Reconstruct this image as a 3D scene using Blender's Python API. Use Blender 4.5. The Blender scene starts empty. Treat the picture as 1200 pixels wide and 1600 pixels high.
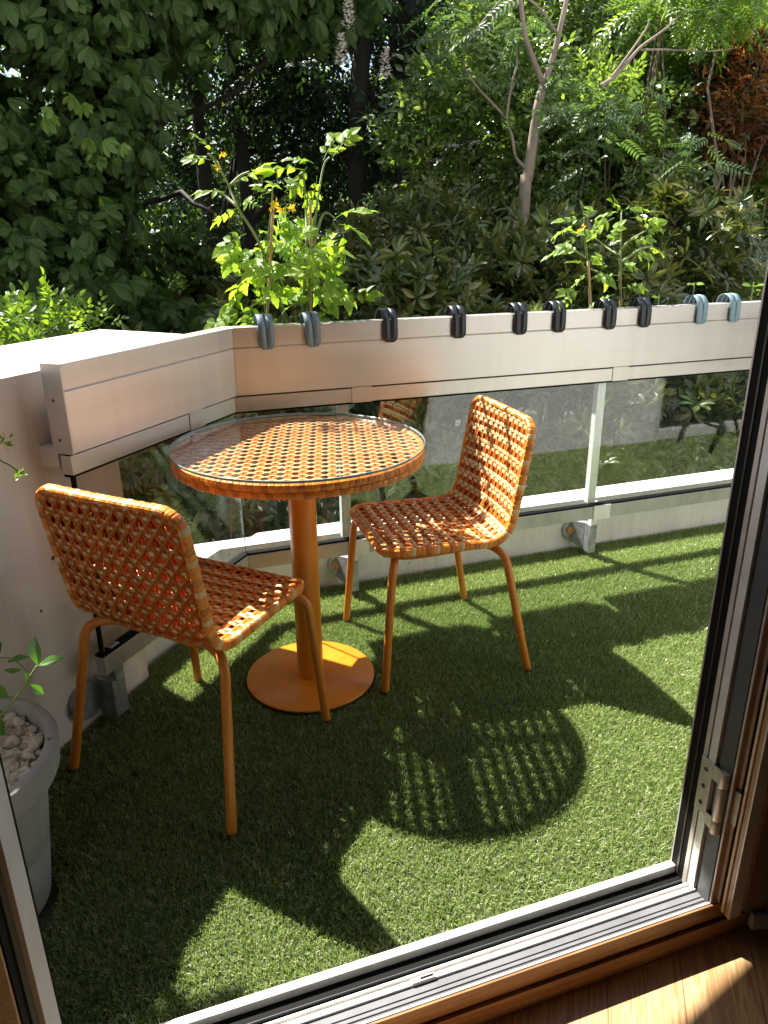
import bpy, math, random
import numpy as np
from mathutils import Matrix, Vector
rng = np.random.default_rng(7)
random.seed(7)
PI = math.pi
scene = bpy.context.scene
COL = scene.collection

# ------------------------------------------------------------------ camera frame
CAM = np.array([0.0, 0.0, 1.267])
CX = np.array([0.94503, -0.32682, -0.01038]); CU = np.array([0.12442, 0.33007, 0.93572]); CF = np.array([0.30238, 0.88558, -0.35259])
FPX = 1163.2
def ray(px, py):
    return (px - 600) / FPX * CX - (py - 800) / FPX * CU + CF
def at_n(px, py, n):
    d = ray(px, py); return CAM + d * ((n - CAM[1]) / d[1])
def at_z(px, py, z):
    d = ray(px, py); return CAM + d * ((z - CAM[2]) / d[2])

# ------------------------------------------------------------------ materials
def _nodes(name):
    m = bpy.data.materials.new(name); m.use_nodes = True
    nt = m.node_tree; b = nt.nodes['Principled BSDF']
    return m, nt, b
def N(nt, typ, **kw):
    n = nt.nodes.new(typ)
    for k, v in kw.items():
        if k in n.inputs: n.inputs[k].default_value = v
        else: setattr(n, k, v)
    return n
def ramp(nt, stops):
    r = nt.nodes.new('ShaderNodeValToRGB')
    e = r.color_ramp.elements
    while len(e) > len(stops): e.remove(e[-1])
    while len(e) < len(stops): e.new(0.5)
    for el, (p, c) in zip(e, stops):
        el.position = p; el.color = (c[0], c[1], c[2], 1) if len(c) == 3 else c
    return r
def coord(nt, scale=(1, 1, 1), rot=(0, 0, 0)):
    tc = nt.nodes.new('ShaderNodeTexCoord'); mp = nt.nodes.new('ShaderNodeMapping')
    mp.inputs['Scale'].default_value = scale; mp.inputs['Rotation'].default_value = rot
    nt.links.new(tc.outputs['Object'], mp.inputs['Vector']); return mp.outputs['Vector']
def surf(name, c0, c1, scale=8.0, rough=0.6, metal=0.0, bump=0.0, bscale=60.0, stretch=(1, 1, 1), spec=0.5, detail=6, rvar=0.12, pits=None, streak=0.0):
    m, nt, b = _nodes(name)
    v = coord(nt, stretch)
    n = N(nt, 'ShaderNodeTexNoise', Scale=scale, Detail=detail, Roughness=0.62)
    nt.links.new(v, n.inputs['Vector'])
    r = ramp(nt, [(0.3, c0), (0.7, c1)])
    nt.links.new(n.outputs['Fac'], r.inputs['Fac'])
    out = r.outputs['Color']
    if pits:
        vo = N(nt, 'ShaderNodeTexVoronoi', Scale=pits[0]); nt.links.new(v, vo.inputs['Vector'])
        wn = N(nt, 'ShaderNodeTexNoise', Scale=pits[0] * .37); nt.links.new(v, wn.inputs['Vector'])
        ma = N(nt, 'ShaderNodeMath', operation='MULTIPLY'); nt.links.new(vo.outputs['Distance'], ma.inputs[0]); nt.links.new(wn.outputs['Fac'], ma.inputs[1])
        pr = ramp(nt, [(pits[1], (1, 1, 1)), (pits[1] + .008, (0, 0, 0))]); nt.links.new(ma.outputs[0], pr.inputs['Fac'])
        mx = N(nt, 'ShaderNodeMix', data_type='RGBA'); nt.links.new(pr.outputs['Color'], mx.inputs['Factor'])
        nt.links.new(out, mx.inputs[6]); mx.inputs[7].default_value = (*pits[2], 1); out = mx.outputs[2]
    if streak:
        vs = coord(nt, (22, 22, .9)); sn = N(nt, 'ShaderNodeTexNoise', Scale=1.0, Detail=7.0, Roughness=.65); nt.links.new(vs, sn.inputs['Vector'])
        vb = coord(nt, (1, 1, 1)); bn = N(nt, 'ShaderNodeTexNoise', Scale=2.6, Detail=4.0); nt.links.new(vb, bn.inputs['Vector'])
        sm_ = N(nt, 'ShaderNodeMath', operation='MULTIPLY'); nt.links.new(sn.outputs['Fac'], sm_.inputs[0]); nt.links.new(bn.outputs['Fac'], sm_.inputs[1])
        sr = ramp(nt, [(.20, (1, 1, 1)), (.36, (1 - streak, 1 - streak * 1.08, 1 - streak * 1.2))]); nt.links.new(sm_.outputs[0], sr.inputs['Fac'])
        mz = N(nt, 'ShaderNodeMix', data_type='RGBA', blend_type='MULTIPLY'); mz.inputs['Factor'].default_value = 1; nt.links.new(out, mz.inputs[6]); nt.links.new(sr.outputs['Color'], mz.inputs[7]); out = mz.outputs[2]
    nt.links.new(out, b.inputs['Base Color'])
    b.inputs['Metallic'].default_value = metal; b.inputs['Specular IOR Level'].default_value = spec
    n2 = N(nt, 'ShaderNodeTexNoise', Scale=bscale, Detail=5.0); nt.links.new(v, n2.inputs['Vector'])
    mr = N(nt, 'ShaderNodeMapRange'); mr.inputs['To Min'].default_value = max(.02, rough - rvar); mr.inputs['To Max'].default_value = min(1, rough + rvar)
    nt.links.new(n.outputs['Fac'], mr.inputs['Value']); nt.links.new(mr.outputs['Result'], b.inputs['Roughness'])
    if bump:
        bp = N(nt, 'ShaderNodeBump', Strength=bump, Distance=0.01); nt.links.new(n2.outputs['Fac'], bp.inputs['Height']); nt.links.new(bp.outputs['Normal'], b.inputs['Normal'])
    return m
def leafmat(name, cols, trans, tfac=0.4, rough=0.42, spec=0.5):
    m, nt, b = _nodes(name)
    g = nt.nodes.new('ShaderNodeNewGeometry')
    r = ramp(nt, [(i / max(1, len(cols) - 1), c) for i, c in enumerate(cols)])
    nt.links.new(g.outputs['Random Per Island'], r.inputs['Fac'])
    nt.links.new(r.outputs['Color'], b.inputs['Base Color'])
    b.inputs['Roughness'].default_value = rough; b.inputs['Specular IOR Level'].default_value = spec
    t = nt.nodes.new('ShaderNodeBsdfTranslucent')
    mx = N(nt, 'ShaderNodeMix', data_type='RGBA', blend_type='MULTIPLY'); mx.inputs['Factor'].default_value = 1
    nt.links.new(r.outputs['Color'], mx.inputs[6]); mx.inputs[7].default_value = (*trans, 1)
    nt.links.new(mx.outputs[2], t.inputs['Color'])
    s = nt.nodes.new('ShaderNodeMixShader'); s.inputs['Fac'].default_value = tfac
    nt.links.new(b.outputs['BSDF'], s.inputs[1]); nt.links.new(t.outputs['BSDF'], s.inputs[2])
    nt.links.new(s.outputs['Shader'], nt.nodes['Material Output'].inputs['Surface'])
    return m
def glassmat(name, tint, base, edge, smudge=0.0):
    m, nt, b = _nodes(name); nt.nodes.remove(b)
    lw = N(nt, 'ShaderNodeLayerWeight'); lw.inputs['Blend'].default_value = 0.5
    p = N(nt, 'ShaderNodeMath', operation='POWER'); nt.links.new(lw.outputs['Facing'], p.inputs[0]); p.inputs[1].default_value = 4
    ma = N(nt, 'ShaderNodeMath', operation='MULTIPLY_ADD'); nt.links.new(p.outputs[0], ma.inputs[0]); ma.inputs[1].default_value = edge; ma.inputs[2].default_value = base
    t = nt.nodes.new('ShaderNodeBsdfTransparent'); t.inputs['Color'].default_value = (*tint, 1)
    gl = nt.nodes.new('ShaderNodeBsdfGlossy'); gl.inputs['Roughness'].default_value = 0.01; gl.inputs['Color'].default_value = (1, 1, 1, 1)
    s = nt.nodes.new('ShaderNodeMixShader'); nt.links.new(ma.outputs[0], s.inputs['Fac']); nt.links.new(t.outputs[0], s.inputs[1]); nt.links.new(gl.outputs[0], s.inputs[2])
    last = s.outputs[0]
    if smudge:
        d = nt.nodes.new('ShaderNodeBsdfTranslucent'); d.inputs['Color'].default_value = (.8, .8, .78, 1)
        v = coord(nt, (2, 2, .6)); n = N(nt, 'ShaderNodeTexNoise', Scale=9.0, Detail=8.0, Roughness=.7); nt.links.new(v, n.inputs['Vector'])
        r = ramp(nt, [(.45, (0, 0, 0)), (.8, (smudge,) * 3)]); nt.links.new(n.outputs['Fac'], r.inputs['Fac'])
        s2 = nt.nodes.new('ShaderNodeMixShader'); nt.links.new(r.outputs['Color'], s2.inputs['Fac']); nt.links.new(last, s2.inputs[1]); nt.links.new(d.outputs[0], s2.inputs[2]); last = s2.outputs[0]
    nt.links.new(last, nt.nodes['Material Output'].inputs['Surface'])
    return m
def woodmat(name, c0, c1, c2, plank=None, along=0.0, rough=0.35):
    m, nt, b = _nodes(name)
    v = coord(nt, (1, 1, 1), (0, 0, along))
    sx = nt.nodes.new('ShaderNodeSeparateXYZ'); nt.links.new(v, sx.inputs[0])
    src = v
    if plank:
        bt = N(nt, 'ShaderNodeTexBrick', Scale=1.0); bt.inputs['Brick Width'].default_value = plank[0]; bt.inputs['Row Height'].default_value = plank[1]
        bt.inputs['Mortar Size'].default_value = 0.0012; bt.inputs['Mortar Smooth'].default_value = .2
        bt.inputs['Color1'].default_value = (0, 0, 0, 1); bt.inputs['Color2'].default_value = (1, 1, 1, 1); bt.inputs['Mortar'].default_value = (.5, .5, .5, 1)
        nt.links.new(v, bt.inputs['Vector'])
        ad = N(nt, 'ShaderNodeVectorMath', operation='MULTIPLY_ADD'); nt.links.new(bt.outputs['Color'], ad.inputs[0]); ad.inputs[1].default_value = (3, 5, 2); nt.links.new(v, ad.inputs[2]); src = ad.outputs[0]
    mp = N(nt, 'ShaderNodeMapping'); mp.inputs['Scale'].default_value = (1.6, 18, 18); nt.links.new(src, mp.inputs['Vector'])
    n = N(nt, 'ShaderNodeTexNoise', Scale=1.6, Detail=8.0, Roughness=.55, Distortion=.9); nt.links.new(mp.outputs[0], n.inputs['Vector'])
    mp2 = N(nt, 'ShaderNodeMapping'); mp2.inputs['Scale'].default_value = (6, 300, 300); nt.links.new(src, mp2.inputs['Vector'])
    n2 = N(nt, 'ShaderNodeTexNoise', Scale=1.0, Detail=3.0); nt.links.new(mp2.outputs[0], n2.inputs['Vector'])
    w = N(nt, 'ShaderNodeMath', operation='SINE'); k = N(nt, 'ShaderNodeMath', operation='MULTIPLY'); nt.links.new(n.outputs['Fac'], k.inputs[0]); k.inputs[1].default_value = 42; nt.links.new(k.outputs[0], w.inputs[0])
    q = N(nt, 'ShaderNodeMath', operation='MULTIPLY_ADD'); nt.links.new(w.outputs[0], q.inputs[0]); q.inputs[1].default_value = .16; nt.links.new(n2.outputs['Fac'], q.inputs[2])
    r = ramp(nt, [(.25, c0), (.5, c1), (.75, c2)]); nt.links.new(q.outputs[0], r.inputs['Fac'])
    out = r.outputs['Color']
    if plank:
        mx = N(nt, 'ShaderNodeMix', data_type='RGBA', blend_type='MULTIPLY'); nt.links.new(bt.outputs['Fac'], mx.inputs['Factor']); nt.links.new(out, mx.inputs[6]); mx.inputs[7].default_value = (.45, .4, .35, 1); out = mx.outputs[2]
    nt.links.new(out, b.inputs['Base Color']); b.inputs['Roughness'].default_value = rough
    bp = N(nt, 'ShaderNodeBump', Strength=.12, Distance=.004); nt.links.new(n2.outputs['Fac'], bp.inputs['Height']); nt.links.new(bp.outputs['Normal'], b.inputs['Normal'])
    return m

def strand_mat(name, c0, c1, tr, tfac, rough=.3):
    m = leafmat(name, [c0, c1], tr, tfac, rough, .5)
    nt = m.node_tree; b = nt.nodes['Principled BSDF']
    v = coord(nt, (1, 1, 1)); n = N(nt, 'ShaderNodeTexNoise', Scale=160.0, Detail=3.0); nt.links.new(v, n.inputs['Vector'])
    bp = N(nt, 'ShaderNodeBump', Strength=.25, Distance=.002); nt.links.new(n.outputs['Fac'], bp.inputs['Height']); nt.links.new(bp.outputs['Normal'], b.inputs['Normal'])
    return m
M = {}
M['concrete'] = surf('painted_concrete', (.63, .555, .515), (.73, .655, .615), 3.5, .85, bump=.3, bscale=45, spec=.2, streak=.13, pits=(11, .022, (.1, .09, .08)))
M['parapet'] = surf('white_concrete', (.58, .56, .54), (.68, .66, .64), 6, .85, streak=.13, bump=.22, bscale=70, spec=.2, pits=(14, .02, (.14, .12, .11)))
M['ledge'] = surf('pale_ledge', (.62, .62, .61), (.8, .8, .79), 60, .8, bump=.3, bscale=120, spec=.2)
M['facade'] = surf('facade_render', (.58, .58, .585), (.66, .66, .665), 3, .9, bump=.2, bscale=90, spec=.15)
M['alu'] = surf('brushed_aluminium', (.55, .512, .475), (.63, .592, .553), 3.0, .40, metal=.80, bump=.04, bscale=240, stretch=(.12, .12, 5), rvar=.09, streak=.07)
M['alu_light'] = surf('pale_aluminium', (.66, .65, .63), (.8, .79, .77), 26, .42, metal=.35, bump=.08, bscale=200)
M['alu_low'] = surf('weathered_rail', (.36, .355, .34), (.46, .455, .43), 12, .45, metal=.5, streak=.2)
M['jamb_paint'] = surf('grey_painted_jamb', (.78, .74, .71), (.86, .82, .79), 12, .5, metal=.1, bump=.05)
M['alu_dark'] = surf('grey_aluminium', (.06, .062, .062), (.085, .088, .088), 8, .55, metal=.0)
M['alu_mid'] = surf('mid_aluminium', (.105, .105, .11), (.15, .15, .155), 12, .55, metal=.0)
M['alu_bronze'] = surf('worn_aluminium', (.5, .45, .41), (.62, .57, .52), 14, .5, metal=.45, bump=.05)
M['galv'] = surf('galvanised_steel', (.2, .21, .22), (.45, .46, .48), 40, .5, metal=.8, bump=.12, bscale=120)
M['rust'] = surf('rusty_bolt', (.3, .14, .05), (.55, .3, .12), 60, .7, metal=.3)
M['black'] = surf('black_rubber', (.004, .004, .004), (.008, .0075, .007), 30, .7, spec=.12)
M['brown_dark'] = surf('dark_brown_frame', (.03, .018, .012), (.05, .032, .022), 12, .5)
M['orange'] = surf('orange_paint', (.60, .20, .012), (.70, .255, .02), 9, .30, spec=.45, bump=.02, bscale=300)
M['orange_leg'] = surf('orange_leg_paint', (.52, .17, .016), (.6, .205, .02), 9, .34, spec=.5)
M['str_o'] = strand_mat('orange_strand', (.66, .185, .015), (.85, .30, .034), (1.45, .66, .35), .42, .34)
M['str_r'] = strand_mat('russet_strand', (.50, .15, .02), (.66, .24, .04), (1.45, .58, .28), .36, .36)
M['str_b'] = strand_mat('straw_strand', (.66, .45, .2), (.82, .63, .33), (1.2, .9, .55), .2, .36)
M['rim_o'] = strand_mat('golden_wrap', (.68, .205, .018), (.82, .295, .036), (1.2, .8, .5), .08, .36)
M['rim_r'] = strand_mat('rust_wrap', (.46, .135, .018), (.58, .2, .03), (1.2, .7, .4), .08, .36)
M['rim_b'] = strand_mat('tan_wrap', (.60, .40, .18), (.74, .54, .28), (1.2, .9, .6), .08, .38)
M['glass_top'] = glassmat('table_glass', (.97, .985, .98), .03, .55)
M['glass'] = glassmat('railing_glass', (.93, .955, .945), .052, .5, .012)
M['window'] = surf('dark_window', (.012, .015, .018), (.02, .024, .028), 2, .08)
M['glass_edge'] = surf('green_glass_edge', (.16, .21, .20), (.24, .30, .28), 30, .15)
M['pot'] = surf('grey_fibre_pot', (.25, .245, .235), (.33, .325, .31), 9, .8, bump=.2, bscale=50, spec=.25, pits=(16, .03, (.08, .08, .08)))
M['soil'] = surf('soil', (.03, .02, .013), (.06, .042, .028), 60, .95, bump=.6, bscale=90)
M['strap_dark'] = surf('dark_plastic_strap', (.012, .014, .018), (.022, .025, .03), 30, .32)
M['strap_blue'] = surf('blue_grey_plastic_strap', (.10, .15, .18), (.14, .20, .235), 30, .38)
M['strap_pale'] = surf('pale_blue_plastic_strap', (.15, .23, .275), (.19, .285, .335), 30, .36)
M['box_dark'] = surf('dark_planter_plastic', (.02, .022, .025), (.03, .032, .036), 20, .5)
M['box_blue'] = surf('blue_planter_plastic', (.10, .15, .18), (.13, .19, .22), 20, .5)
M['oak'] = woodmat('oak_floor', (.32, .17, .072), (.45, .265, .12), (.55, .345, .175), (1.4, .135), math.radians(-56), .38)
M['trim'] = woodmat('varnished_trim', (.20, .095, .04), (.27, .14, .062), (.34, .185, .085), None, 0, .3)
M['pinewood'] = woodmat('pale_wood', (.66, .5, .31), (.74, .59, .39), (.8, .66, .46), None, PI / 2, .5)
M['door_wood'] = surf('varnished_door_edge', (.32, .17, .08), (.46, .27, .14), 30, .4, stretch=(8, 8, .4))
M['door_panel'] = surf('dark_door_panel', (.10, .06, .03), (.14, .085, .045), 6, .5, stretch=(6, 6, .5))
M['hinge'] = surf('worn_steel', (.40, .36, .33), (.56, .52, .48), 30, .42, metal=.45, bump=.05)
M['roomwall'] = surf('room_paint', (.76, .74, .71), (.82, .8, .77), 3, .9)
M['turf_base'] = surf('turf_backing', (.03, .042, .015), (.07, .08, .035), 40, .95, bump=.5, bscale=120)
M['ground'] = surf('garden_soil', (.02, .018, .01), (.05, .05, .025), 3, .95, bump=.5, bscale=12)
M['bark_dark'] = surf('dark_bark', (.018, .014, .011), (.045, .036, .028), 9, .9, bump=.8, bscale=26, stretch=(1, 1, .25))
M['bark_pale'] = surf('pale_bark', (.15, .115, .09), (.30, .235, .19), 14, .85, bump=.5, bscale=40, stretch=(1, 1, .3))
M['twig'] = surf('brown_twig', (.09, .065, .045), (.16, .12, .08), 20, .85)
M['stem'] = surf('green_stem', (.12, .17, .05), (.2, .25, .09), 30, .55)
M['cane'] = surf('bamboo_cane_stick', (.36, .24, .11), (.5, .35, .17), 20, .5, stretch=(1, 1, .3))
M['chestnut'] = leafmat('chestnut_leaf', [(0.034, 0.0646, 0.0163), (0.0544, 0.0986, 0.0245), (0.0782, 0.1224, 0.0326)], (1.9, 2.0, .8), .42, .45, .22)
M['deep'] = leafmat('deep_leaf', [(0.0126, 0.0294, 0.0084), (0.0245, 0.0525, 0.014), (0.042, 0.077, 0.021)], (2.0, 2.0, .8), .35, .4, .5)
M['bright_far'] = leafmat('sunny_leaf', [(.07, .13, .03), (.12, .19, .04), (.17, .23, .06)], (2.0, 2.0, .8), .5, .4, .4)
M['rhodo'] = leafmat('laurel_leaf', [(0.0396, 0.0648, 0.0187), (0.0612, 0.0936, 0.0245), (0.0864, 0.1116, 0.0288), (0.1368, 0.1332, 0.0324), (0.0504, 0.0792, 0.0216)], (1.7, 1.7, .6), .26, .30, .6)
M['elder'] = leafmat('elder_leaf', [(0.0638, 0.1125, 0.0263), (0.1125, 0.1725, 0.0413), (0.1725, 0.225, 0.0638)], (1.9, 2.0, .8), .46, .22, .9)
M['sumac'] = leafmat('pinnate_leaf', [(0.052, 0.096, 0.036), (0.072, 0.124, 0.044), (0.096, 0.144, 0.052)], (1.8, 1.9, .8), .42, .45, .4)
M['lime'] = leafmat('lime_leaf', [(0.085, 0.1615, 0.0255), (0.1275, 0.221, 0.034), (0.17, 0.255, 0.051)], (2.0, 1.9, .6), .45, .4, .45)
M['copper'] = leafmat('copper_leaf', [(.07, .03, .018), (.13, .06, .025), (.24, .11, .035), (.07, .075, .025), (.16, .065, .025)], (2.2, 1.5, .7), .45, .4, .45)
M['tomato'] = leafmat('tomato_leaf', [(.13, .235, .035), (.185, .30, .048), (.25, .35, .065)], (2.2, 2.1, .65), .52, .45, .4)
M['gardenia'] = leafmat('glossy_leaf', [(.05, .13, .025), (.07, .17, .035), (.10, .22, .05)], (2.0, 2.0, .6), .4, .25, .6)
M['yellow'] = leafmat('yellow_petal', [(.75, .55, .04), (.85, .68, .06), (.85, .55, .05)], (1.2, 1.1, .6), .35, .5, .3)
M['white_flower'] = leafmat('white_petal', [(.6, .55, .45), (.7, .68, .6), (.55, .4, .38)], (1.1, 1.1, 1), .3, .6, .2)
M['pebble'] = leafmat('pebble_stone', [(.30, .245, .195), (.44, .375, .305), (.55, .49, .42), (.37, .30, .24)], (.1, .1, .1), .02, .85, .2)
def turf_mat():
    m = leafmat('turf_blade', [(.09, .155, .03), (.20, .30, .07), (.30, .40, .12), (.42, .50, .22), (.13, .22, .045), (.62, .60, .42), (.24, .34, .09), (.11, .19, .035), (.50, .55, .30), (.17, .27, .06)], (1.2, 1.25, .7), .26, .26, .6)
    return m
M['turf'] = turf_mat()

# ------------------------------------------------------------------ object helpers
def tag(o, label=None, cat=None, group=None, kind=None):
    if label: o['label'] = label
    if cat: o['category'] = cat
    if group: o['group'] = group
    if kind: o['kind'] = kind
    return o
def thing(name, loc, label, cat, group=None, rz=0.0):
    o = bpy.data.objects.new(name, None); COL.objects.link(o); o.location = loc; o.rotation_euler = (0, 0, rz); o.empty_display_size = .05
    bpy.context.view_layer.update()
    return tag(o, label, cat, group)
def link(name, me, parent=None, world=True):
    o = bpy.data.objects.new(name, me); COL.objects.link(o)
    if parent is not None:
        o.parent = parent
        if world: o.matrix_parent_inverse = Matrix.LocRotScale(parent.matrix_basis.to_translation(), parent.matrix_basis.to_quaternion(), None).inverted() if parent.parent is None else (parent.matrix_parent_inverse.inverted() @ Matrix.Identity(4)).inverted() if False else pinv(parent)
    return o
def wmat(o):
    if o.parent is None: return Matrix.LocRotScale(o.location, o.rotation_euler.to_quaternion(), o.scale)
    return wmat(o.parent) @ o.matrix_parent_inverse @ Matrix.LocRotScale(o.location, o.rotation_euler.to_quaternion(), o.scale)
def pinv(p): return wmat(p).inverted()
def npmesh(name, V, T, mats, midx=None, smooth=False):
    V = np.asarray(V, np.float32).reshape(-1, 3); T = np.asarray(T, np.int32).reshape(-1, 3)
    me = bpy.data.meshes.new(name)
    me.vertices.add(len(V)); me.vertices.foreach_set('co', V.ravel())
    me.loops.add(T.size); me.loops.foreach_set('vertex_index', T.ravel())
    me.polygons.add(len(T)); me.polygons.foreach_set('loop_start', np.arange(0, T.size, 3, dtype=np.int32))
    for m in (mats if isinstance(mats, (list, tuple)) else [mats]): me.materials.append(m)
    if midx is not None: me.polygons.foreach_set('material_index', np.asarray(midx, np.int32))
    me.polygons.foreach_set('use_smooth', np.full(len(T), smooth, dtype=bool))
    me.update(calc_edges=True); me.validate()
    return me
class MB:
    def __init__(s): s.v = []; s.f = []; s.m = []; s.n = 0; s.sm = []
    def add(s, V, F, mi=0, smooth=False):
        b = s.n; s.v.extend([tuple(map(float, p)) for p in V]); s.n += len(V)
        for f in F: s.f.append([i + b for i in f]); s.m.append(mi); s.sm.append(smooth)
    def box(s, a, b, mi=0):
        (x0, y0, z0), (x1, y1, z1) = a, b
        s.add([(x0, y0, z0), (x1, y0, z0), (x1, y1, z0), (x0, y1, z0), (x0, y0, z1), (x1, y0, z1), (x1, y1, z1), (x0, y1, z1)],
              [(3, 2, 1, 0), (4, 5, 6, 7), (0, 1, 5, 4), (1, 2, 6, 5), (2, 3, 7, 6), (3, 0, 4, 7)], mi)
    def prism(s, poly, z0, z1, mi=0):
        k = len(poly)
        A = sum(poly[i][0] * poly[(i + 1) % k][1] - poly[(i + 1) % k][0] * poly[i][1] for i in range(k))
        if A < 0: poly = poly[::-1]
        V = [(p[0], p[1], z0) for p in poly] + [(p[0], p[1], z1) for p in poly]
        s.add(V, [list(range(k))[::-1], list(range(k, 2 * k))] + [(i, (i + 1) % k, k + (i + 1) % k, k + i) for i in range(k)], mi)
    def tube(s, pts, rad, sides=10, mi=0, cap=True):
        P = np.asarray(pts, float); k = len(P)
        R = np.full(k, rad, float) if np.isscalar(rad) else np.asarray(rad, float)
        T = np.gradient(P, axis=0); T /= np.linalg.norm(T, axis=1)[:, None] + 1e-12
        a = np.array([0, 0, 1.]) if abs(T[0][2]) < .9 else np.array([1., 0, 0])
        u = np.cross(T[0], a); u /= np.linalg.norm(u); V = []
        for i in range(k):
            u = u - T[i] * (u @ T[i]); u /= np.linalg.norm(u); w = np.cross(T[i], u)
            for j in range(sides):
                t = 2 * PI * j / sides; V.append(P[i] + R[i] * (math.cos(t) * u + math.sin(t) * w))
        F = [(i * sides + j, i * sides + (j + 1) % sides, (i + 1) * sides + (j + 1) % sides, (i + 1) * sides + j) for i in range(k - 1) for j in range(sides)]
        b = s.n; s.add(V, F, mi, True)
        if cap:
            s.f.append([b + j for j in range(sides)][::-1]); s.m.append(mi); s.sm.append(False)
            s.f.append([b + (k - 1) * sides + j for j in range(sides)]); s.m.append(mi); s.sm.append(False)
    def lathe(s, prof, c, sides=48, mi=0, smooth=True):
        V = []; F = []
        for r, z in prof:
            for j in range(sides):
                t = 2 * PI * j / sides; V.append((c[0] + r * math.cos(t), c[1] + r * math.sin(t), c[2] + z))
        for i in range(len(prof) - 1):
            for j in range(sides):
                F.append((i * sides + j, i * sides + (j + 1) % sides, (i + 1) * sides + (j + 1) % sides, (i + 1) * sides + j))
        s.add(V, F, mi, smooth)
    def mesh(s, name, mats, bevel=0):
        me = bpy.data.meshes.new(name); me.from_pydata(s.v, [], s.f)
        for m in (mats if isinstance(mats, (list, tuple)) else [mats]): me.materials.append(m)
        me.polygons.foreach_set('material_index', s.m); me.polygons.foreach_set('use_smooth', s.sm); me.update()
        return me
    def obj(s, name, mats, parent=None, bevel=0.0, seg=2):
        o = link(name, s.mesh(name, mats), parent)
        if bevel:
            b = o.modifiers.new('bevel', 'BEVEL'); b.width = bevel; b.segments = seg; b.limit_method = 'ANGLE'; b.angle_limit = math.radians(40)
        return o
def bez(p, n=10):
    """smooth curve through points (Catmull-Rom)"""
    P = [np.asarray(q, float) for q in p]; P = [2 * P[0] - P[1]] + P + [2 * P[-1] - P[-2]]; out = []
    for i in range(1, len(P) - 2):
        for t in np.linspace(0, 1, n, endpoint=False):
            a, b, c, d = P[i - 1], P[i], P[i + 1], P[i + 2]
            out.append(.5 * ((2 * b) + (c - a) * t + (2 * a - 5 * b + 4 * c - d) * t * t + (3 * b - a - 3 * c + d) * t ** 3))
    out.append(P[-2]); return np.array(out)

# ------------------------------------------------------------------ world, sun, camera
world = bpy.data.worlds.new('World'); scene.world = world; world.use_nodes = True
wn = world.node_tree; sky = wn.nodes.new('ShaderNodeTexSky'); sky.sky_type = 'NISHITA'; sky.sun_disc = False
EL = math.radians(54.3); AZT = math.radians(-57.65)
sky.sun_elevation = EL; sky.sun_rotation = math.radians(-32.35)
wn.links.new(sky.outputs['Color'], wn.nodes['Background'].inputs['Color']); wn.nodes['Background'].inputs['Strength'].default_value = 0.065
sl = bpy.data.lights.new('sun', 'SUN'); sl.energy = 5.0; sl.angle = math.radians(.53); sl.color = (1, .955, .88)
so = bpy.data.objects.new('sun', sl); COL.objects.link(so); so.location = (-4, 8, 12)
so.rotation_euler = Vector((math.cos(AZT) * math.cos(EL), math.sin(AZT) * math.cos(EL), -math.sin(EL))).to_track_quat('-Z', 'Y').to_euler()
cd = bpy.data.cameras.new('camera'); co = bpy.data.objects.new('camera', cd); COL.objects.link(co)
cd.sensor_fit = 'VERTICAL'; cd.sensor_height = 36; cd.lens = FPX / 1600 * 36; cd.clip_start = .02; cd.clip_end = 400
mw = Matrix(((CX[0], CU[0], -CF[0], 0), (CX[1], CU[1], -CF[1], 0), (CX[2], CU[2], -CF[2], CAM[2]), (0, 0, 0, 1))); co.matrix_world = mw
scene.camera = co
scene.view_settings.view_transform = 'Standard'; scene.view_settings.look = 'None'; scene.view_settings.exposure = 1.9; scene.view_settings.gamma = 1
scene.cycles.max_bounces = 10; scene.cycles.transparent_max_bounces = 24; scene.cycles.diffuse_bounces = 5; scene.cycles.use_denoising = True
scene.cycles.caustics_reflective = False; scene.cycles.caustics_refractive = False
scene.cycles.sample_clamp_indirect = 4

# ================================================================== SETTING
U1 = 4.3
C0 = np.array([.315, 2.33]); LA = math.radians(48.8)
LD = np.array([math.cos(LA), math.sin(LA)]); LN = np.array([-math.sin(LA), math.cos(LA)])
LEN = .692; MIT = math.tan(LA / 2)
def L(a, b): p = C0 + a * LD + b * LN; return (p[0], p[1])
def long_poly(b0, b1, x0=None, x1=U1):
    return [(x0 if x0 is not None else C0[0] - MIT * b0, 2.33 + b0), (x1, 2.33 + b0), (x1, 2.33 + b1), (x0 if x0 is not None else C0[0] - MIT * b1, 2.33 + b1)]
def left_poly(b0, b1, a0=-LEN, a1=None):
    return [L(a0, b0), L(a1 if a1 is not None else MIT * b0, b0), L(a1 if a1 is not None else MIT * b1, b1), L(a0, b1)]
wl = lambda n: None
# balcony floor
m = MB()
aF = (.93 - 2.4288) / .7524
floor_poly = [L(aF, .15), L(MIT * .15, .15), (U1, 2.485), (U1, .93)]
m.prism(floor_poly, -.18, 0.0); tag(m.obj('balcony_floor', M['turf_base']), kind='structure')
m = MB(); m.add([(-80, 2.9, -3.2), (80, 2.9, -3.2), (80, 90, -3.2), (-80, 90, -3.2)], [(0, 1, 2, 3)]); tag(m.obj('garden_ground', M['ground']), kind='structure')
m = MB(); m.box((-2.2, -4.2, -.2), (3.2, .826, -.05)); tag(m.obj('room_floor', M['oak']), kind='structure')

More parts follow.
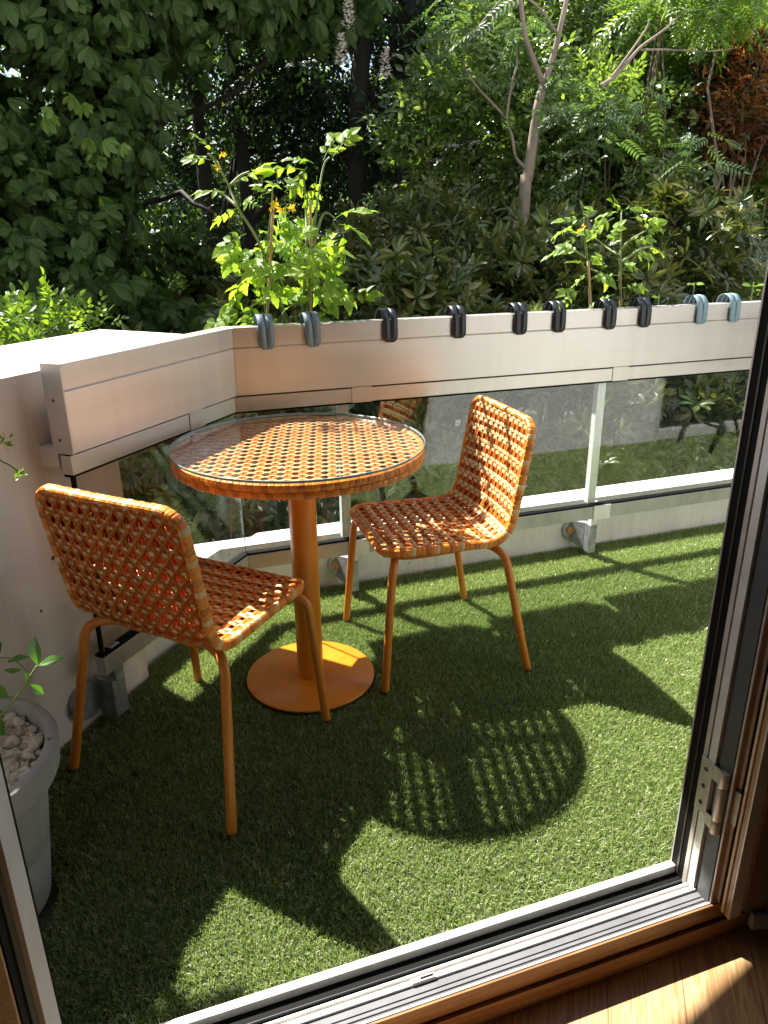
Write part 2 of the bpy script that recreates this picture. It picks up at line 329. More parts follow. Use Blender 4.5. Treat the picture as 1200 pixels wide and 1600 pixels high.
# low parapet with sunlit ledge
t = thing('concrete_parapet', (1.6, 2.5, 0), 'low white painted concrete upstand below the glass panes with a pale sunlit ledge', 'parapet')
m = MB()
inner = [(C0[0] - MIT * .155, 2.485), L(-.4385, .155)]
far = [L(-.4385, .52), (-.36, 2.59), (.36, 2.59), (.385, 2.62), (U1, 2.645), (U1, 2.485)]
m.prism(inner + far, -.18, .150)
m.obj('upstand', M['parapet'], t)
m = MB()
fl = [(C0[0] - MIT * .155, 2.485), (U1, 2.485), (U1, 2.51), (C0[0] - MIT * .18, 2.51)]
b0, b1, tz = .155, .178, .208
V = [(C0[0] - MIT * b0, 2.33 + b0, .150), (U1, 2.33 + b0, .150), (U1, 2.33 + b1, tz), (C0[0] - MIT * b1, 2.33 + b1, tz), (*L(-.4385, b0), .150), (*L(-.4385, b1), tz)]
m.add(V, [(0, 1, 2, 3), (4, 0, 3, 5)])
m.obj('chamfer', M['parapet'], t)
m = MB()
topP = [(C0[0] - MIT * b1, 2.33 + b1), L(-.4385, b1), L(-.4385, .52), (-.36, 2.59), (.36, 2.59), (.385, 2.62), (U1, 2.645), (U1, 2.33 + b1)]
m.prism(topP, .152, tz); m.obj('ledge', M['ledge'], t, .004)

# tall side wall
t = thing('side_wall', (*L(-1.2, .3), 0), 'chest high painted concrete side wall with a pale sunlit top, left of the railing', 'wall')
m = MB(); m.prism([L(aF - .3, .105), L(-.4385, .105), L(-.4385, .535), L(aF - .3, .535)], -.18, .972); m.obj('wall_body', M['concrete'], t)
m = MB(); m.prism([L(-.438, .1052), L(.0, .1052), L(.02, .3), L(.03, .5348), L(-.438, .5348)], .925, .9718); m.obj('coping', M['concrete'], t)

# ------------------------------------------------------------------ railing
rl = thing('balcony_railing', (1.6, 2.38, 0), 'brushed aluminium balcony railing with a deep box handrail and clear glass panes', 'railing')
g = .004
m = MB(); m.prism(long_poly(0, .055), .79, .936); m.prism(long_poly(.0015, .0535), .936, .939); m.prism(long_poly(0, .055), .939, .998)
m.obj('handrail', M['alu'], rl, .002)
m = MB(); m.prism(left_poly(0, .055), .79, .936); m.prism(left_poly(.0015, .0535), .936, .939); m.prism(left_poly(0, .055), .939, .998)
hl = m.obj('handrail', M['alu'], rl, .002)
m = MB(); m.prism([L(-LEN - .0035, -.001), L(-LEN, -.001), L(-LEN, .056), L(-LEN - .0035, .056)], .789, .999)
cap = m.obj('end_cap', M['alu_bronze'], hl)
def disc(c, nn, e1, e2, r, k, name, mat, parent):
    c = np.asarray(c, float); nn = np.asarray(nn, float); e1 = np.asarray(e1, float); e2 = np.asarray(e2, float); q = MB()
    ring = [c + nn * .0012 + r * (math.cos(i * 2 * PI / k) * e1 + math.sin(i * 2 * PI / k) * e2) for i in range(k)]; base = [p - nn * .0011 for p in ring]
    q.add(ring + base, [list(range(k))] + [(i, (i + 1) % k, k + (i + 1) % k, k + i) for i in range(k)]); return q.obj(name, mat, parent)
for z in (.822, .915):
    disc([*L(-LEN - .0036, .032), z], [*(-LD), 0], [*LN, 0], [0, 0, 1.], .0036, 12, 'screw', M['brown_dark'], hl)
# lower rails
def subrail(z0, z1, name, mat, poly=None):
    m = MB(); m.prism(long_poly(.012, .044), z0, z1); m.obj(name, mat, rl, .0015)
    m = MB(); m.prism(left_poly(.012, .044), z0, z1); m.obj(name, mat, rl, .0015)
subrail(.737, .784, 'glazing_rail', M['alu'])
m = MB(); m.prism(long_poly(.018, .040), .784, .7895); m.prism(left_poly(.018, .040), .784, .7895); m.obj('gasket', M['black'], rl)
m = MB(); m.prism(long_poly(.015, .041), .731, .737); m.prism(left_poly(.015, .041), .731, .737); m.obj('gasket', M['black'], rl)
subrail(.188, .240, 'bottom_rail', M['alu_low'])
m = MB(); m.prism(long_poly(.015, .041), .240, .2475); m.prism(left_poly(.015, .041), .240, .2475); m.obj('gasket', M['black'], rl)
# open bracket piece under the end of the left handrail
m = MB(); m.prism([L(-LEN + .0, .05), L(-LEN + .03, .05), L(-LEN + .03, .1045), L(-LEN, .1045)], .752, .80); m.obj('wall_bracket', M['alu_bronze'], rl)
PX = [.662, 1.673, 2.684, 3.7]
edges = [C0[0] - MIT * .028 + .004] + PX + [U1]
for i in range(len(edges) - 1):
    x0 = edges[i] + (.0 if i == 0 else .002); x1 = edges[i + 1] - .002
    m = MB(); m.box((x0, 2.355, .2475), (x1, 2.361, .731)); m.obj('glass_pane', M['glass'], rl)
m = MB(); a1 = MIT * .028 - .004
m.prism([L(-LEN + .02, .025), L(a1, .025), L(a1, .031), L(-LEN + .02, .031)], .2475, .731); m.obj('glass_pane', M['glass'], rl)
m = MB(); e0 = edges[0]; m.box((e0 - .0035, 2.3545, .2475), (e0 - .0005, 2.3615, .731)); m.obj('glass_edge', M['glass_edge'], rl)
m = MB(); m.prism([L(-LEN + .0165, .0245), L(-LEN + .0195, .0245), L(-LEN + .0195, .0315), L(-LEN + .0165, .0315)], .2475, .731); m.obj('glass_edge', M['glass_edge'], rl)
m = MB(); m.prism([L(-LEN + .010, .022), L(-LEN + .0155, .022), L(-LEN + .0155, .034), L(-LEN + .010, .034)], .20, .775); m.obj('gasket', M['black'], rl)
def bracket(px_, off=.0):
    m = MB(); x = px_
    m.box((x + .014, 2.366, .028), (x + .046, 2.405, .150)); 
    m.add([(x + .014, 2.405, .028), (x + .046, 2.405, .028), (x + .046, 2.405, .150), (x + .014, 2.405, .150), (x - .012, 2.478, .05), (x + .02, 2.478, .05), (x + .02, 2.478, .135), (x - .012, 2.478, .135)],
          [(0, 4, 7, 3), (1, 2, 6, 5), (3, 7, 6, 2), (0, 1, 5, 4)])
    for r, n0, n1 in ((.046, 2.470, 2.4848),):
        ring0 = [(x + .004 + r * math.cos(k * PI / 12), n0, .092 + r * math.sin(k * PI / 12)) for k in range(24)]; ring1 = [(p[0], n1, p[2]) for p in ring0]
        m.add(ring0 + ring1, [list(range(24))] + [((k + 1) % 24, k, 24 + k, 24 + (k + 1) % 24) for k in range(24)])
    bo = m.obj('bracket', M['galv'], rl, .002)
    m = MB(); r = .016; cx, cz = x - .016, .098
    ring0 = [(cx + r * math.cos(k * PI / 3), 2.452, cz + r * math.sin(k * PI / 3)) for k in range(6)]; ring1 = [(p[0], 2.4695, p[2]) for p in ring0]
    m.add(ring0 + ring1, [list(range(6))] + [((k + 1) % 6, k, 6 + k, 6 + (k + 1) % 6) for k in range(6)]); m.obj('bolt', M['rust'], bo, .001)
for x in PX:
    m = MB(); m.box((x - .012, 2.3625, .2475), (x + .022, 2.39, .737)); m.box((x + .016, 2.366, .150), (x + .044, 2.39, .2475))
    m.obj('post', M['alu_light'], rl, .0015)
    m = MB(); m.box((x + .030, 2.3395, .736), (x + .098, 2.3419, .7875)); m.obj('rail_sleeve', M['alu'], rl)
    m = MB(); m.box((x + .004, 2.3385, .184), (x + .080, 2.3419, .243)); m.obj('rail_sleeve', M['alu_light'], rl)
    bracket(x)
m = MB(); m.prism([L(-.235, .0095), L(-.165, .0095), L(-.165, .0118), L(-.235, .0118)], .7355, .7875); m.obj('rail_sleeve', M['alu'], rl)
# bracket at the free end of the left bottom rail
m = MB(); m.prism([L(-.66, .03), L(-.61, .03), L(-.61, .085), L(-.66, .085)], .03, .145); m.prism([L(-.655, .02), L(-.62, .02), L(-.62, .045), L(-.655, .045)], .145, .25)
lb = m.obj('bracket', M['galv'], rl, .003)
m = MB(); c = np.array([*L(-.700, .1045), .095]); e1 = np.array([*LD, 0]); e2 = np.array([0, 0, 1.]); nn = np.array([*(-LN), 0])
ring = [c + nn * .02 + .05 * (math.cos(k * PI / 12) * e1 + math.sin(k * PI / 12) * e2) for k in range(24)]; base = [p - nn * .0195 for p in ring]
m.add(ring + base, [list(range(24))[::-1]] + [(k, (k + 1) % 24, 24 + (k + 1) % 24, 24 + k) for k in range(24)])
m.prism([L(-.66, .084), L(-.63, .084), L(-.66, .1035), L(-.69, .1035)], .05, .13)
fo = m.obj('bracket', M['galv'], rl, .002)
m = MB(); c2 = c + nn * .032 + e1 * (-.012); ring = [c2 + .016 * (math.cos(k * PI / 3) * e1 + math.sin(k * PI / 3) * e2) for k in range(6)]; base = [p - nn * .0118 for p in ring]
m.add(ring + base, [list(range(6))[::-1]] + [(k, (k + 1) % 6, 6 + (k + 1) % 6, 6 + k) for k in range(6)]); m.obj('bolt', M['galv'], fo, .001)

# ------------------------------------------------------------------ facade, room, door
fw = thing('facade_wall', (2.0, .9, 0), 'pale rendered house wall around the balcony door, facing the railing', 'wall')
m = MB(); fz0, fz1 = -.2, 7.5
m.box((-7, .80, -3.2), (-.36, .94, fz1)); m.box((-.36, .80, 2.2), (1.06, .94, fz1)); m.box((1.06, .80, 2.2), (1.6, .94, fz1)); m.box((1.6, .80, -.2), (3.1, .94, fz1))
m.box((3.1, .80, 2.2), (4.6, .94, fz1)); m.box((4.6, .80, -3.2), (10, .94, fz1))
m.obj('wall_face', M['facade'], fw)
for (a, b) in ((1.06, 1.6), (3.1, 4.6)):
    m = MB(); m.box((a, .84, -.2), (b, .86, 2.2)); w = m.obj('window', M['window'], fw)
    m = MB(); m.box((a, .861, .0), (a + .05, .92, 2.2)); m.box((b - .05, .861, .0), (b, .92, 2.2)); m.box((a + .05, .861, 0), (b - .05, .92, .06)); m.obj('window_frame', M['alu_light'], w)
ob = thing('upper_shade_slab', (1.5, 1.6, 2.62), 'unseen balcony slab assumed above the door, outline shaped for its shade', 'balcony')
m = MB(); m.prism([(-7, .9405), (10, .9405), (10, 1.25), (.8, 1.25), (.55, 2.45), (.2, 2.43), (-.31, 2.29), (-1.2, 2.04), (-7, 2.0)], 2.60, 2.78); m.obj('slab', M['facade'], ob)  # unseen slab, cut to shade the room floor yet leave right facade sunlit
fs = thing('folding_rack', (3.45, 1.12, 0), 'dark metal A frame rack by the house wall, mirrored in the far right glass pane', 'rack')
for yy in (1.02, 1.30):
    m = MB(); m.tube([(3.22, yy, .003), (3.42, yy, .62)], .011, 10); m.obj('leg', M['black'], fs)
    m = MB(); m.tube([(3.70, yy, .003), (3.44, yy, .62)], .011, 10); m.obj('leg', M['alu_mid'], fs)
m = MB(); m.tube([(3.43, 1.0, .63), (3.43, 1.32, .63)], .012, 10); m.obj('cross_bar', M['black'], fs)
m = MB(); m.tube([(3.27, 1.03, .16), (3.27, 1.29, .16)], .008, 8); m.obj('cross_bar', M['black'], fs)
rm = thing('room_shell', (.5, -2, -.05), 'shaded room walls and ceiling behind the balcony door', 'room')
m = MB(); m.box((-2.2, -4.2, -.05), (-2.1, .80, 2.5)); m.box((3.1, -4.2, -.05), (3.2, .80, 2.5)); m.box((-2.1, -4.2, -.05), (3.1, -4.1, 2.5)); m.obj('wall', M['roomwall'], rm)
m = MB(); m.box((-2.2, -4.2, 2.501), (3.2, .80, 2.6)); m.obj('ceiling', M['roomwall'], rm)

df = thing('door_frame', (.36, .88, 0), 'silver aluminium balcony door frame with black rubber seals and a ribbed threshold', 'door frame')
x0, x1 = -.34, 1.05
sill = [(.919, .935, .042, 'alu_light'), (.8785, .919, .024, 'black'), (.8935, .8945, .030, 'alu_dark'), (.874, .8784, .0405, 'alu_light'), (.867, .8739, .033, 'alu_bronze'),
        (.857, .8669, .0425, 'alu_light'), (.843, .8569, .0375, 'alu_mid'), (.840, .8429, .029, 'black'), (.834, .8399, .0378, 'alu_mid'), (.826, .8339, .0355, 'alu_dark'), (.8212, .8259, .0415, 'alu_light')]
sm = sorted(set(s[3] for s in sill))
th = None
for mt in ('alu_light', 'alu_mid', 'alu_dark', 'alu_bronze', 'black'):
    m = MB()
    for n0, n1, z, k in sill:
        if k == mt: m.box((x0, n0, (.0 if z != .030 else .0241)), (x1, n1, z))
    nm = {'black': 'rubber_seal'}.get(mt, 'threshold')
    o = m.obj(nm, M[mt], df)
    if mt == 'alu_light':
        b = o.modifiers.new('bevel', 'BEVEL'); b.width = .0012; b.segments = 2
# small drain slot in the threshold
p = at_z(662, 1531, .0426); m = MB(); m.box((p[0] - .022, .8572, .0426), (p[0] + .022, .8666, .0452)); m.obj('latch_plate', M['alu_light'], df, .0008)
m = MB(); m.box((p[0] - .005, .8600, .0453), (p[0] + .019, .8640, .0458)); m.obj('slot', M['black'], df)
m = MB(); m.box((x0, .8165, .014), (x1 + .2, .8211, .0395)); m.box((x0, .8195, -.006), (x1 + .2, .8211, .0139)); m.box((x0, .812, -.05), (x1 + .2, .8211, -.0061)); m.obj('inner_trim', M['trim'], df, .003, 3)
# right jamb strips (u0, u1, n0, n1, material)
HZ = 2.2
J = [(.9375, 1.05, .931, .9345, 'alu_bronze'), (.9385, 1.05, .915, .9309, 'black'), (.9375, 1.05, .911, .9149, 'brown_dark'), (.9390, 1.05, .8945, .9109, 'black'),
     (.9345, 1.05, .8838, .8935, 'alu_bronze'), (.940, 1.05, .8790, .8837, 'brown_dark'), (.9335, 1.05, .8618, .8789, 'alu_light'), (.940, 1.05, .8560, .8617, 'brown_dark'),
     (.938, 1.05, .8262, .8559, 'alu_dark'), (.9412, .9445, .8222, .8261, 'alu_light'), (.9446, 1.05, .8235, .8261, 'door_wood'), (.957, .960, .8170, .8234, 'alu_bronze'), (.9601, 1.05, .8180, .8234, 'brown_dark')]
for mt in ('alu_bronze', 'black', 'brown_dark', 'alu_light', 'alu_dark', 'door_wood'):
    m = MB()
    for u0, u1, n0, n1, k in J:
        if k == mt: m.box((u0, n0, .02), (u1, n1, HZ))
    m.obj('jamb' if mt != 'black' else 'rubber_seal', M[mt], df)
# left jamb
JL = [(-.36, -.2218, .926, .934, 'black'), (-.36, -.2226, .8460, .9259, 'jamb_paint'), (-.36, -.2300, .818, .8459, 'brown_dark'), (-.36, -.2330, .790, .8179, 'black')]
for mt in ('black', 'jamb_paint', 'brown_dark'):
    m = MB()
    for u0, u1, n0, n1, k in JL:
        if k == mt: m.box((u0, n0, .043), (u1, n1, HZ))
    m.obj('jamb' if mt != 'black' else 'rubber_seal', M[mt], df)
m = MB(); m.box((x0, .83, HZ), (x1, .934, HZ + .06)); m.obj('head', M['alu_light'], df)
# open leaves
dl = thing('door_leaf', (.97, .81, 0), 'brown wooden balcony door leaf swung inward at the right, with a worn steel hinge', 'door')
EDG = [(.9565, .8040, .8098, 'pinewood'), (.9600, .8000, .8039, 'brown_dark'), (.9565, .7915, .7999, 'door_wood'), (.9560, .7878, .7914, 'alu_bronze')]
for mt in ('pinewood', 'brown_dark', 'door_wood', 'alu_bronze'):
    m = MB()
    for u0, n0, n1, k in EDG:
        if k == mt: m.box((u0, n0, .028), (.985, n1, HZ - .02))
    m.obj('edge_strip', M[mt], dl, .0008)
m = MB()
q0 = np.array([.9855, .798]); dd = np.array([.963, -.27]); dd /= np.linalg.norm(dd); pn = np.array([-dd[1], dd[0]])
poly = [tuple(q0 - pn * .02), tuple(q0 + dd * .62 - pn * .02), tuple(q0 + dd * .62 + pn * .012), tuple(q0 + pn * .012)]
m.prism(poly, .05, HZ - .02); m.obj('panel', M['door_panel'], dl)
m = MB(); poly = [tuple(q0 - pn * .034 + dd * .012), tuple(q0 + dd * .62 - pn * .034), tuple(q0 + dd * .62 - pn * .0205), tuple(q0 + dd * .012 - pn * .0205)]
m.prism(poly, .018, .052); m.obj('weather_bar', M['alu_mid'], dl, .002)
# hinge
hz0, hz1 = .222, .342
m = MB(); m.box((.9305, .862, hz0), (.9333, .8915, hz1)); hp = m.obj('hinge', M['hinge'], dl, .0008)
for z in (.244, .282, .32): disc((.9304, .877, z), (-1, 0, 0), (0, 1, 0), (0, 0, 1), .0045, 12, 'screw', M['brown_dark'], hp)
kc = (.9335, .8365)
m = MB()
for z0, z1 in ((.205, .2335), (.2345, .309), (.310, .342)): m.lathe([(.0, z0), (.0085, z0), (.0092, z0 + .001), (.0092, z1 - .001), (.0085, z1), (.0, z1)], (kc[0], kc[1], 0), 20)
m.box((.9345, .8365, .2345), (.9535, .8395, .309)); m.box((.9312, .846, .206), (.9340, .8619, .233)); m.box((.9312, .846, .311), (.9340, .8619, .341)); 
m.obj('hinge', M['hinge'], dl, .0004)
m = MB(); m.box((.9515, .8105, .2345), (.9540, .8364, .309)); m.obj('hinge', M['hinge'], dl, .0006)
dl2 = thing('door_leaf', (-.25, .80, 0), 'pale wooden balcony door leaf folded inward at the bottom left corner', 'door')
m = MB(); q0 = np.array([-.2345, .7885]); dd = np.array([-.963, -.27]); pn = np.array([-dd[1], dd[0]])
poly = [tuple(q0), tuple(q0 + dd * .6), tuple(q0 + dd * .6 - pn * .045), tuple(q0 - pn * .045)]
m.prism(poly, .03, HZ - .02); m.obj('panel', M['pinewood'], dl2, .003)

# ================================================================== TURF
def inside_poly(P, poly):
    x, y = P[:, 0], P[:, 1]; c = np.zeros(len(P), bool); k = len(poly)
    for i in range(k):
        (x1_, y1_), (x2_, y2_) = poly[i], poly[(i + 1) % k]
        cond = ((y1_ > y) != (y2_ > y)) & (x < (x2_ - x1_) * (y - y1_) / (y2_ - y1_ + 1e-12) + x1_); c ^= cond
    return c
def make_turf():
    a = np.c_[rng.uniform(-1.2, 2.75, 760000), rng.uniform(.935, 2.49, 760000)]
    b = np.c_[rng.uniform(2.75, U1, 70000), rng.uniform(.935, 2.49, 70000)]
    P = np.r_[a, b]; P = P[inside_poly(P, floor_poly)]
    # left of the frame nobody looks closely: thin it
    keep = (P[:, 0] > -.55) | (rng.random(len(P)) < .35); P = P[keep]
    P = P[(np.hypot(P[:, 0] - .4115, P[:, 1] - 1.907) > .197) & (np.hypot(P[:, 0] + .41, P[:, 1] - 1.3) > .145)]
    k = len(P)
    az = rng.uniform(0, 2 * PI, k); flow = np.stack([np.full(k, -.25), np.full(k, -.75)], 1)
    lean = np.stack([np.cos(az), np.sin(az)], 1) * rng.uniform(.15, 1.0, k)[:, None] + flow * rng.uniform(.0, .8, k)[:, None]
    h = rng.normal(.0135, .003, k).clip(.006, .022); thatch = rng.random(k) < .16; h[thatch] *= .55; lean[thatch] *= 1.6
    w = rng.uniform(.0006, .00105, k)
    sa = rng.uniform(0, PI, k); side = np.stack([np.cos(sa), np.sin(sa), 0 * sa], 1) * w[:, None]
    base = np.c_[P, np.full(k, .0005)]
    mid = base + np.c_[lean * (h * .28)[:, None], h * .6]
    tip = base + np.c_[lean * (h * .85)[:, None], h]
    V = np.stack([base - side, base + side, mid - side * .9, mid + side * .9, tip], 1).reshape(-1, 3)
    T = np.array([[0, 1, 3], [0, 3, 2], [2, 3, 4]])[None] + (np.arange(k) * 5)[:, None, None]
    o = link('artificial_turf', npmesh('artificial_turf', V, T, M['turf'])); tag(o, kind='stuff')
make_turf()

# ================================================================== WOVEN SURFACES
def weave(F, inside, xr, sr, p, q, offs, scale=1.0, dens=.0075):
    """open cane weave on the surface F(x,s)->(pos,normal); returns verts, tris, material index"""
    Vs, Ts, Ms = [], [], []; nv = 0
    def strand(a, b, w, th, mi, amp, ph, lift):
        nonlocal nv
        jt = rng.normal(0, .0005, 2); w = w * (1 + .07 * rng.standard_normal()); a = np.array(a) + jt; b = np.array(b) + jt + rng.normal(0, .0006, 2); Ln = np.linalg.norm(b - a); k = max(3, int(Ln / dens))
        tt = np.linspace(0, 1, k)[:, None]; Q = a + (b - a) * tt
        ok = inside(Q[:, 0], Q[:, 1])
        i = 0
        while i < k:
            if not ok[i]: i += 1; continue
            j = i
            while j < k and ok[j]: j += 1
            if j - i >= 3:
                Z = Q[i:j]; pos, nor = F(Z[:, 0], Z[:, 1])
                arc = tt[i:j, 0] * Ln
                o = lift + amp * np.cos(2 * PI * arc / ph[0] + ph[1])
                pos = pos + nor * (o + offs)[:, None]
                tg = np.gradient(pos, axis=0); tg /= np.linalg.norm(tg, axis=1)[:, None] + 1e-12
                sd = np.cross(nor, tg); sd /= np.linalg.norm(sd, axis=1)[:, None] + 1e-12
                n2 = np.cross(tg, sd)
                ww = w * .5 * (1 + .06 * rng.standard_normal(len(Z)))[:, None]
                ring = np.stack([pos - sd * ww, pos - sd * ww * .55 + n2 * th, pos + sd * ww * .55 + n2 * th, pos + sd * ww, pos - n2 * th * .7], 1)
                r = len(Z); idx = np.arange(r - 1)[:, None]
                tr = []
                for c in range(5):
                    d = (c + 1) % 5
                    A = nv + idx * 5 + c; B = nv + idx * 5 + d; C = B + 5; D = A + 5
                    tr.append(np.c_[A, B, C]); tr.append(np.c_[A, C, D])
                tr = np.concatenate(tr)
                Vs.append(ring.reshape(-1, 3)); Ts.append(tr); Ms.append(np.full(len(tr), mi)); nv += r * 5
            i = j
    nx = int((xr[1] - xr[0]) / p) + 2; ns = int((sr[1] - sr[0]) / q) + 2
    xc = .5 * (xr[0] + xr[1]); sc = .5 * (sr[0] + sr[1])
    sg = 1 if offs.mean() >= 0 else -1
    for k in range(-nx, nx + 1):
        xb = xc + (k + .5) * p
        if xr[0] - .01 < xb < xr[1] + .01:
            for d in (-.0053, .0053): strand((xb + d * scale, sr[0]), (xb + d * scale, sr[1]), .0100 * scale, .0007, 0 if d < 0 else 1, .0005, (q, 0), .0003)
    for k in range(-ns, ns + 1):
        sb = sc + (k + .5) * q
        if sr[0] - .01 < sb < sr[1] + .01:
            for d in (-.0062, .0062): strand((xr[0], sb + d * scale), (xr[1], sb + d * scale), .0120 * scale, .0007, 2, .0019, (p, -2 * PI * (xc - xr[0]) / p + (0 if d < 0 else PI)), .0006)
    K = nx + ns + 2
    for k in range(-2 * K, 2 * K + 1):
        for sgn, mi in ((1, 0), (-1, 1)):
            # x/p + sgn*s/q = k + .5
            pts = []
            s0, s1 = sr[0] - .001, sr[1] + .001
            xa = xc + p * (k + .5 - sgn * (s0 - sc) / q); xb2 = xc + p * (k + .5 - sgn * (s1 - sc) / q)
            if max(xa, xb2) < xr[0] or min(xa, xb2) > xr[1]: continue
            strand((xa, s0), (xb2, s1), .0092 * scale, .0007, mi, .0010, (math.hypot(p, q) / 2, 0 if sgn > 0 else PI), -.0008)
    return np.concatenate(Vs), np.concatenate(Ts), np.concatenate(Ms)

def rim_mesh(path, out, nor, hw, hh, name, closed=True, step=.012, rows=1, beige=2):
    """wrapped edge: short overlapping wraps round a path"""
    P = np.asarray(path); k = len(P)
    d = np.r_[0, np.cumsum(np.linalg.norm(np.diff(np.r_[P, P[:1]], axis=0), axis=1))]; Ltot = d[-1]
    nw = int(Ltot / step); V = []; T = []; Mi = []; nv = 0; sides = 10
    PP = np.r_[P, P[:1]]; OO = np.r_[out, out[:1]]; NN = np.r_[nor, nor[:1]]
    def ev(s):
        s = s % Ltot; return [np.array([np.interp(s, d, A[:, c]) for c in range(3)]) for A in (PP, OO, NN)]
    for w in range(nw):
        s0 = w * Ltot / nw; s1 = (w + 1.06) * Ltot / nw
        mi = beige if w % 5 == 2 else (1 if w % 5 == 4 else 0)
        bul = .0006 * (1 if w % 2 else 0) + .0004 * random.random()
        rings = []
        for u, e in ((0, -.0012), (.25, 0), (.75, 0), (1, -.0012)):
            p, o, n = ev(s0 + (s1 - s0) * u); o = o / (np.linalg.norm(o) + 1e-9); n = n / (np.linalg.norm(n) + 1e-9)
            rings.append([p + o * (hw + bul + e) * math.copysign(abs(math.cos(a)) ** .7, math.cos(a)) + n * (hh + bul + e) * math.copysign(abs(math.sin(a)) ** .7, math.sin(a)) for a in np.linspace(0, 2 * PI, sides, endpoint=False)])
        R = np.array(rings); V.append(R.reshape(-1, 3)); r = len(rings)
        tt = []
        for i in range(r - 1):
            for j in range(sides):
                a, b = i * sides + j, i * sides + (j + 1) % sides; c, e = b + sides, a + sides
                tt += [(a, b, c), (a, c, e)]
        T.append(np.array(tt) + nv); Mi.append(np.full(len(tt), mi)); nv += r * sides
    return npmesh(name, np.concatenate(V), np.concatenate(T), [M['rim_o'], M['rim_r'], M['rim_b']], np.concatenate(Mi))

# ------------------------------------------------------------------ chair
HW = .203
prof = []
for t_ in np.linspace(0, 1, 14, endpoint=False):   # front lip
    a = t_; P0, P1, P2 = np.array([.192, .417]), np.array([.186, .431]), np.array([.150, .432]); prof.append((1 - a) ** 2 * P0 + 2 * a * (1 - a) * P1 + a * a * P2)
for t_ in np.linspace(0, 1, 40, endpoint=False): prof.append(np.array([.150, .432]) * (1 - t_) + np.array([-.115, .424]) * t_)
for t_ in np.linspace(0, 1, 26, endpoint=False):
    P0, P1, P2 = np.array([-.115, .424]), np.array([-.182, .423]), np.array([-.194, .495]); prof.append((1 - t_) ** 2 * P0 + 2 * t_ * (1 - t_) * P1 + t_ * t_ * P2)
for t_ in np.linspace(0, 1, 40): prof.append(np.array([-.194, .495]) * (1 - t_) + np.array([-.243, .772]) * t_)
prof = np.array(prof); pd = np.r_[0, np.cumsum(np.linalg.norm(np.diff(prof, axis=0), axis=1))]; STOT = pd[-1]
ptg = np.gradient(prof, axis=0); ptg /= np.linalg.norm(ptg, axis=1)[:, None]
SB = pd[14 + 40 + 13]
def chairF(x, s):
    y = np.interp(s, pd, prof[:, 0]); z = np.interp(s, pd, prof[:, 1]); ty = np.interp(s, pd, ptg[:, 0]); tz = np.interp(s, pd, ptg[:, 1])
    w = np.clip((s - (SB - .08)) / .14, 0, 1); w = w * w * (3 - 2 * w); c = 1 - (x / HW) ** 2
    ends = np.clip((STOT - s) / .1, 0.35, 1)
    y = y - .020 * c * w * ends; z = z - .007 * c * (1 - w) * np.clip(s / .05, 0, 1)
    n = np.stack([-.10 * (x / HW) * w * 0, tz, -ty], 1); n = np.where((n[:, 2:3] < 0) & (np.abs(n[:, 2:3]) > .5), -n, n)
    n /= np.linalg.norm(n, axis=1)[:, None]
    return np.stack([x, y, z], 1), n
def rr_inside(h, S, r0, r1, inset):
    def f(x, s):
        hx = h - inset; lo, hi = inset, S - inset
        ok = (np.abs(x) < hx) & (s > lo) & (s < hi)
        cx = hx - r0; d0 = np.hypot(np.abs(x) - cx, s - (lo + r0)); ok &= ~((np.abs(x) > cx) & (s < lo + r0) & (d0 > r0))
        cx = hx - r1; d1 = np.hypot(np.abs(x) - cx, s - (hi - r1)); ok &= ~((np.abs(x) > cx) & (s > hi - r1) & (d1 > r1))
        return ok
    return f
ins = rr_inside(HW, STOT, .055, .05, .006)
PCH, QCH = .0325, .0395
Vall, Tall, Mall = [], [], []; nv = 0
for off in (.0062, -.0062):
    V, T, Mi = weave(chairF, ins, (-HW, HW), (0, STOT), PCH, QCH, np.array([off]))
    Vall.append(V); Tall.append(T + nv); Mall.append(Mi); nv += len(V)
V = np.concatenate(Vall); T = np.concatenate(Tall); Mi = np.concatenate(Mall)
cent = V[T].mean(1); ysplit = np.interp(SB, pd, prof[:, 0]); isback = (cent[:, 1] - ysplit) * .7 - (cent[:, 2] - np.interp(SB, pd, prof[:, 1])) * .7 < 0
def submesh(name, mask):
    t2 = T[mask]; used, inv = np.unique(t2, return_inverse=True)
    return npmesh(name, V[used], inv.reshape(-1, 3), [M['str_o'], M['str_r'], M['str_b']], Mi[mask], True)
seat_me = submesh('seat', ~isback); back_me = submesh('backrest', isback)
# rim path
path2 = []
def arc(cx, cs, r, a0, a1, k=9):
    for a in np.linspace(a0, a1, k): path2.append((cx + r * math.cos(a), cs + r * math.sin(a)))
h2 = HW - .004
arc(h2 - .055, .055 + .004, .055, -PI / 2, 0); 
for s_ in np.linspace(.075, STOT - .07, 60): path2.append((h2, s_))
arc(h2 - .05, STOT - .054, .05, 0, PI / 2)
for x_ in np.linspace(h2 - .06, -h2 + .06, 24): path2.append((x_, STOT - .004))
arc(-h2 + .05, STOT - .054, .05, PI / 2, PI)
for s_ in np.linspace(STOT - .07, .075, 60): path2.append((-h2, s_))
arc(-h2 + .055, .059, .055, PI, 1.5 * PI)
for x_ in np.linspace(-h2 + .065, h2 - .065, 24): path2.append((x_, .004))
path2 = np.array(path2); pp, pn_ = chairF(path2[:, 0], path2[:, 1])
tg = np.gradient(pp, axis=0); tg /= np.linalg.norm(tg, axis=1)[:, None]; outv = np.cross(tg, pn_)
rim_me = rim_mesh(pp, outv, pn_, .0078, .0122, 'rim', step=.0145)
def leg_mesh(pts):
    m = MB(); m.tube(bez(pts, 8), .0118, 14); return m.mesh('leg', M['orange_leg'])
legs = []
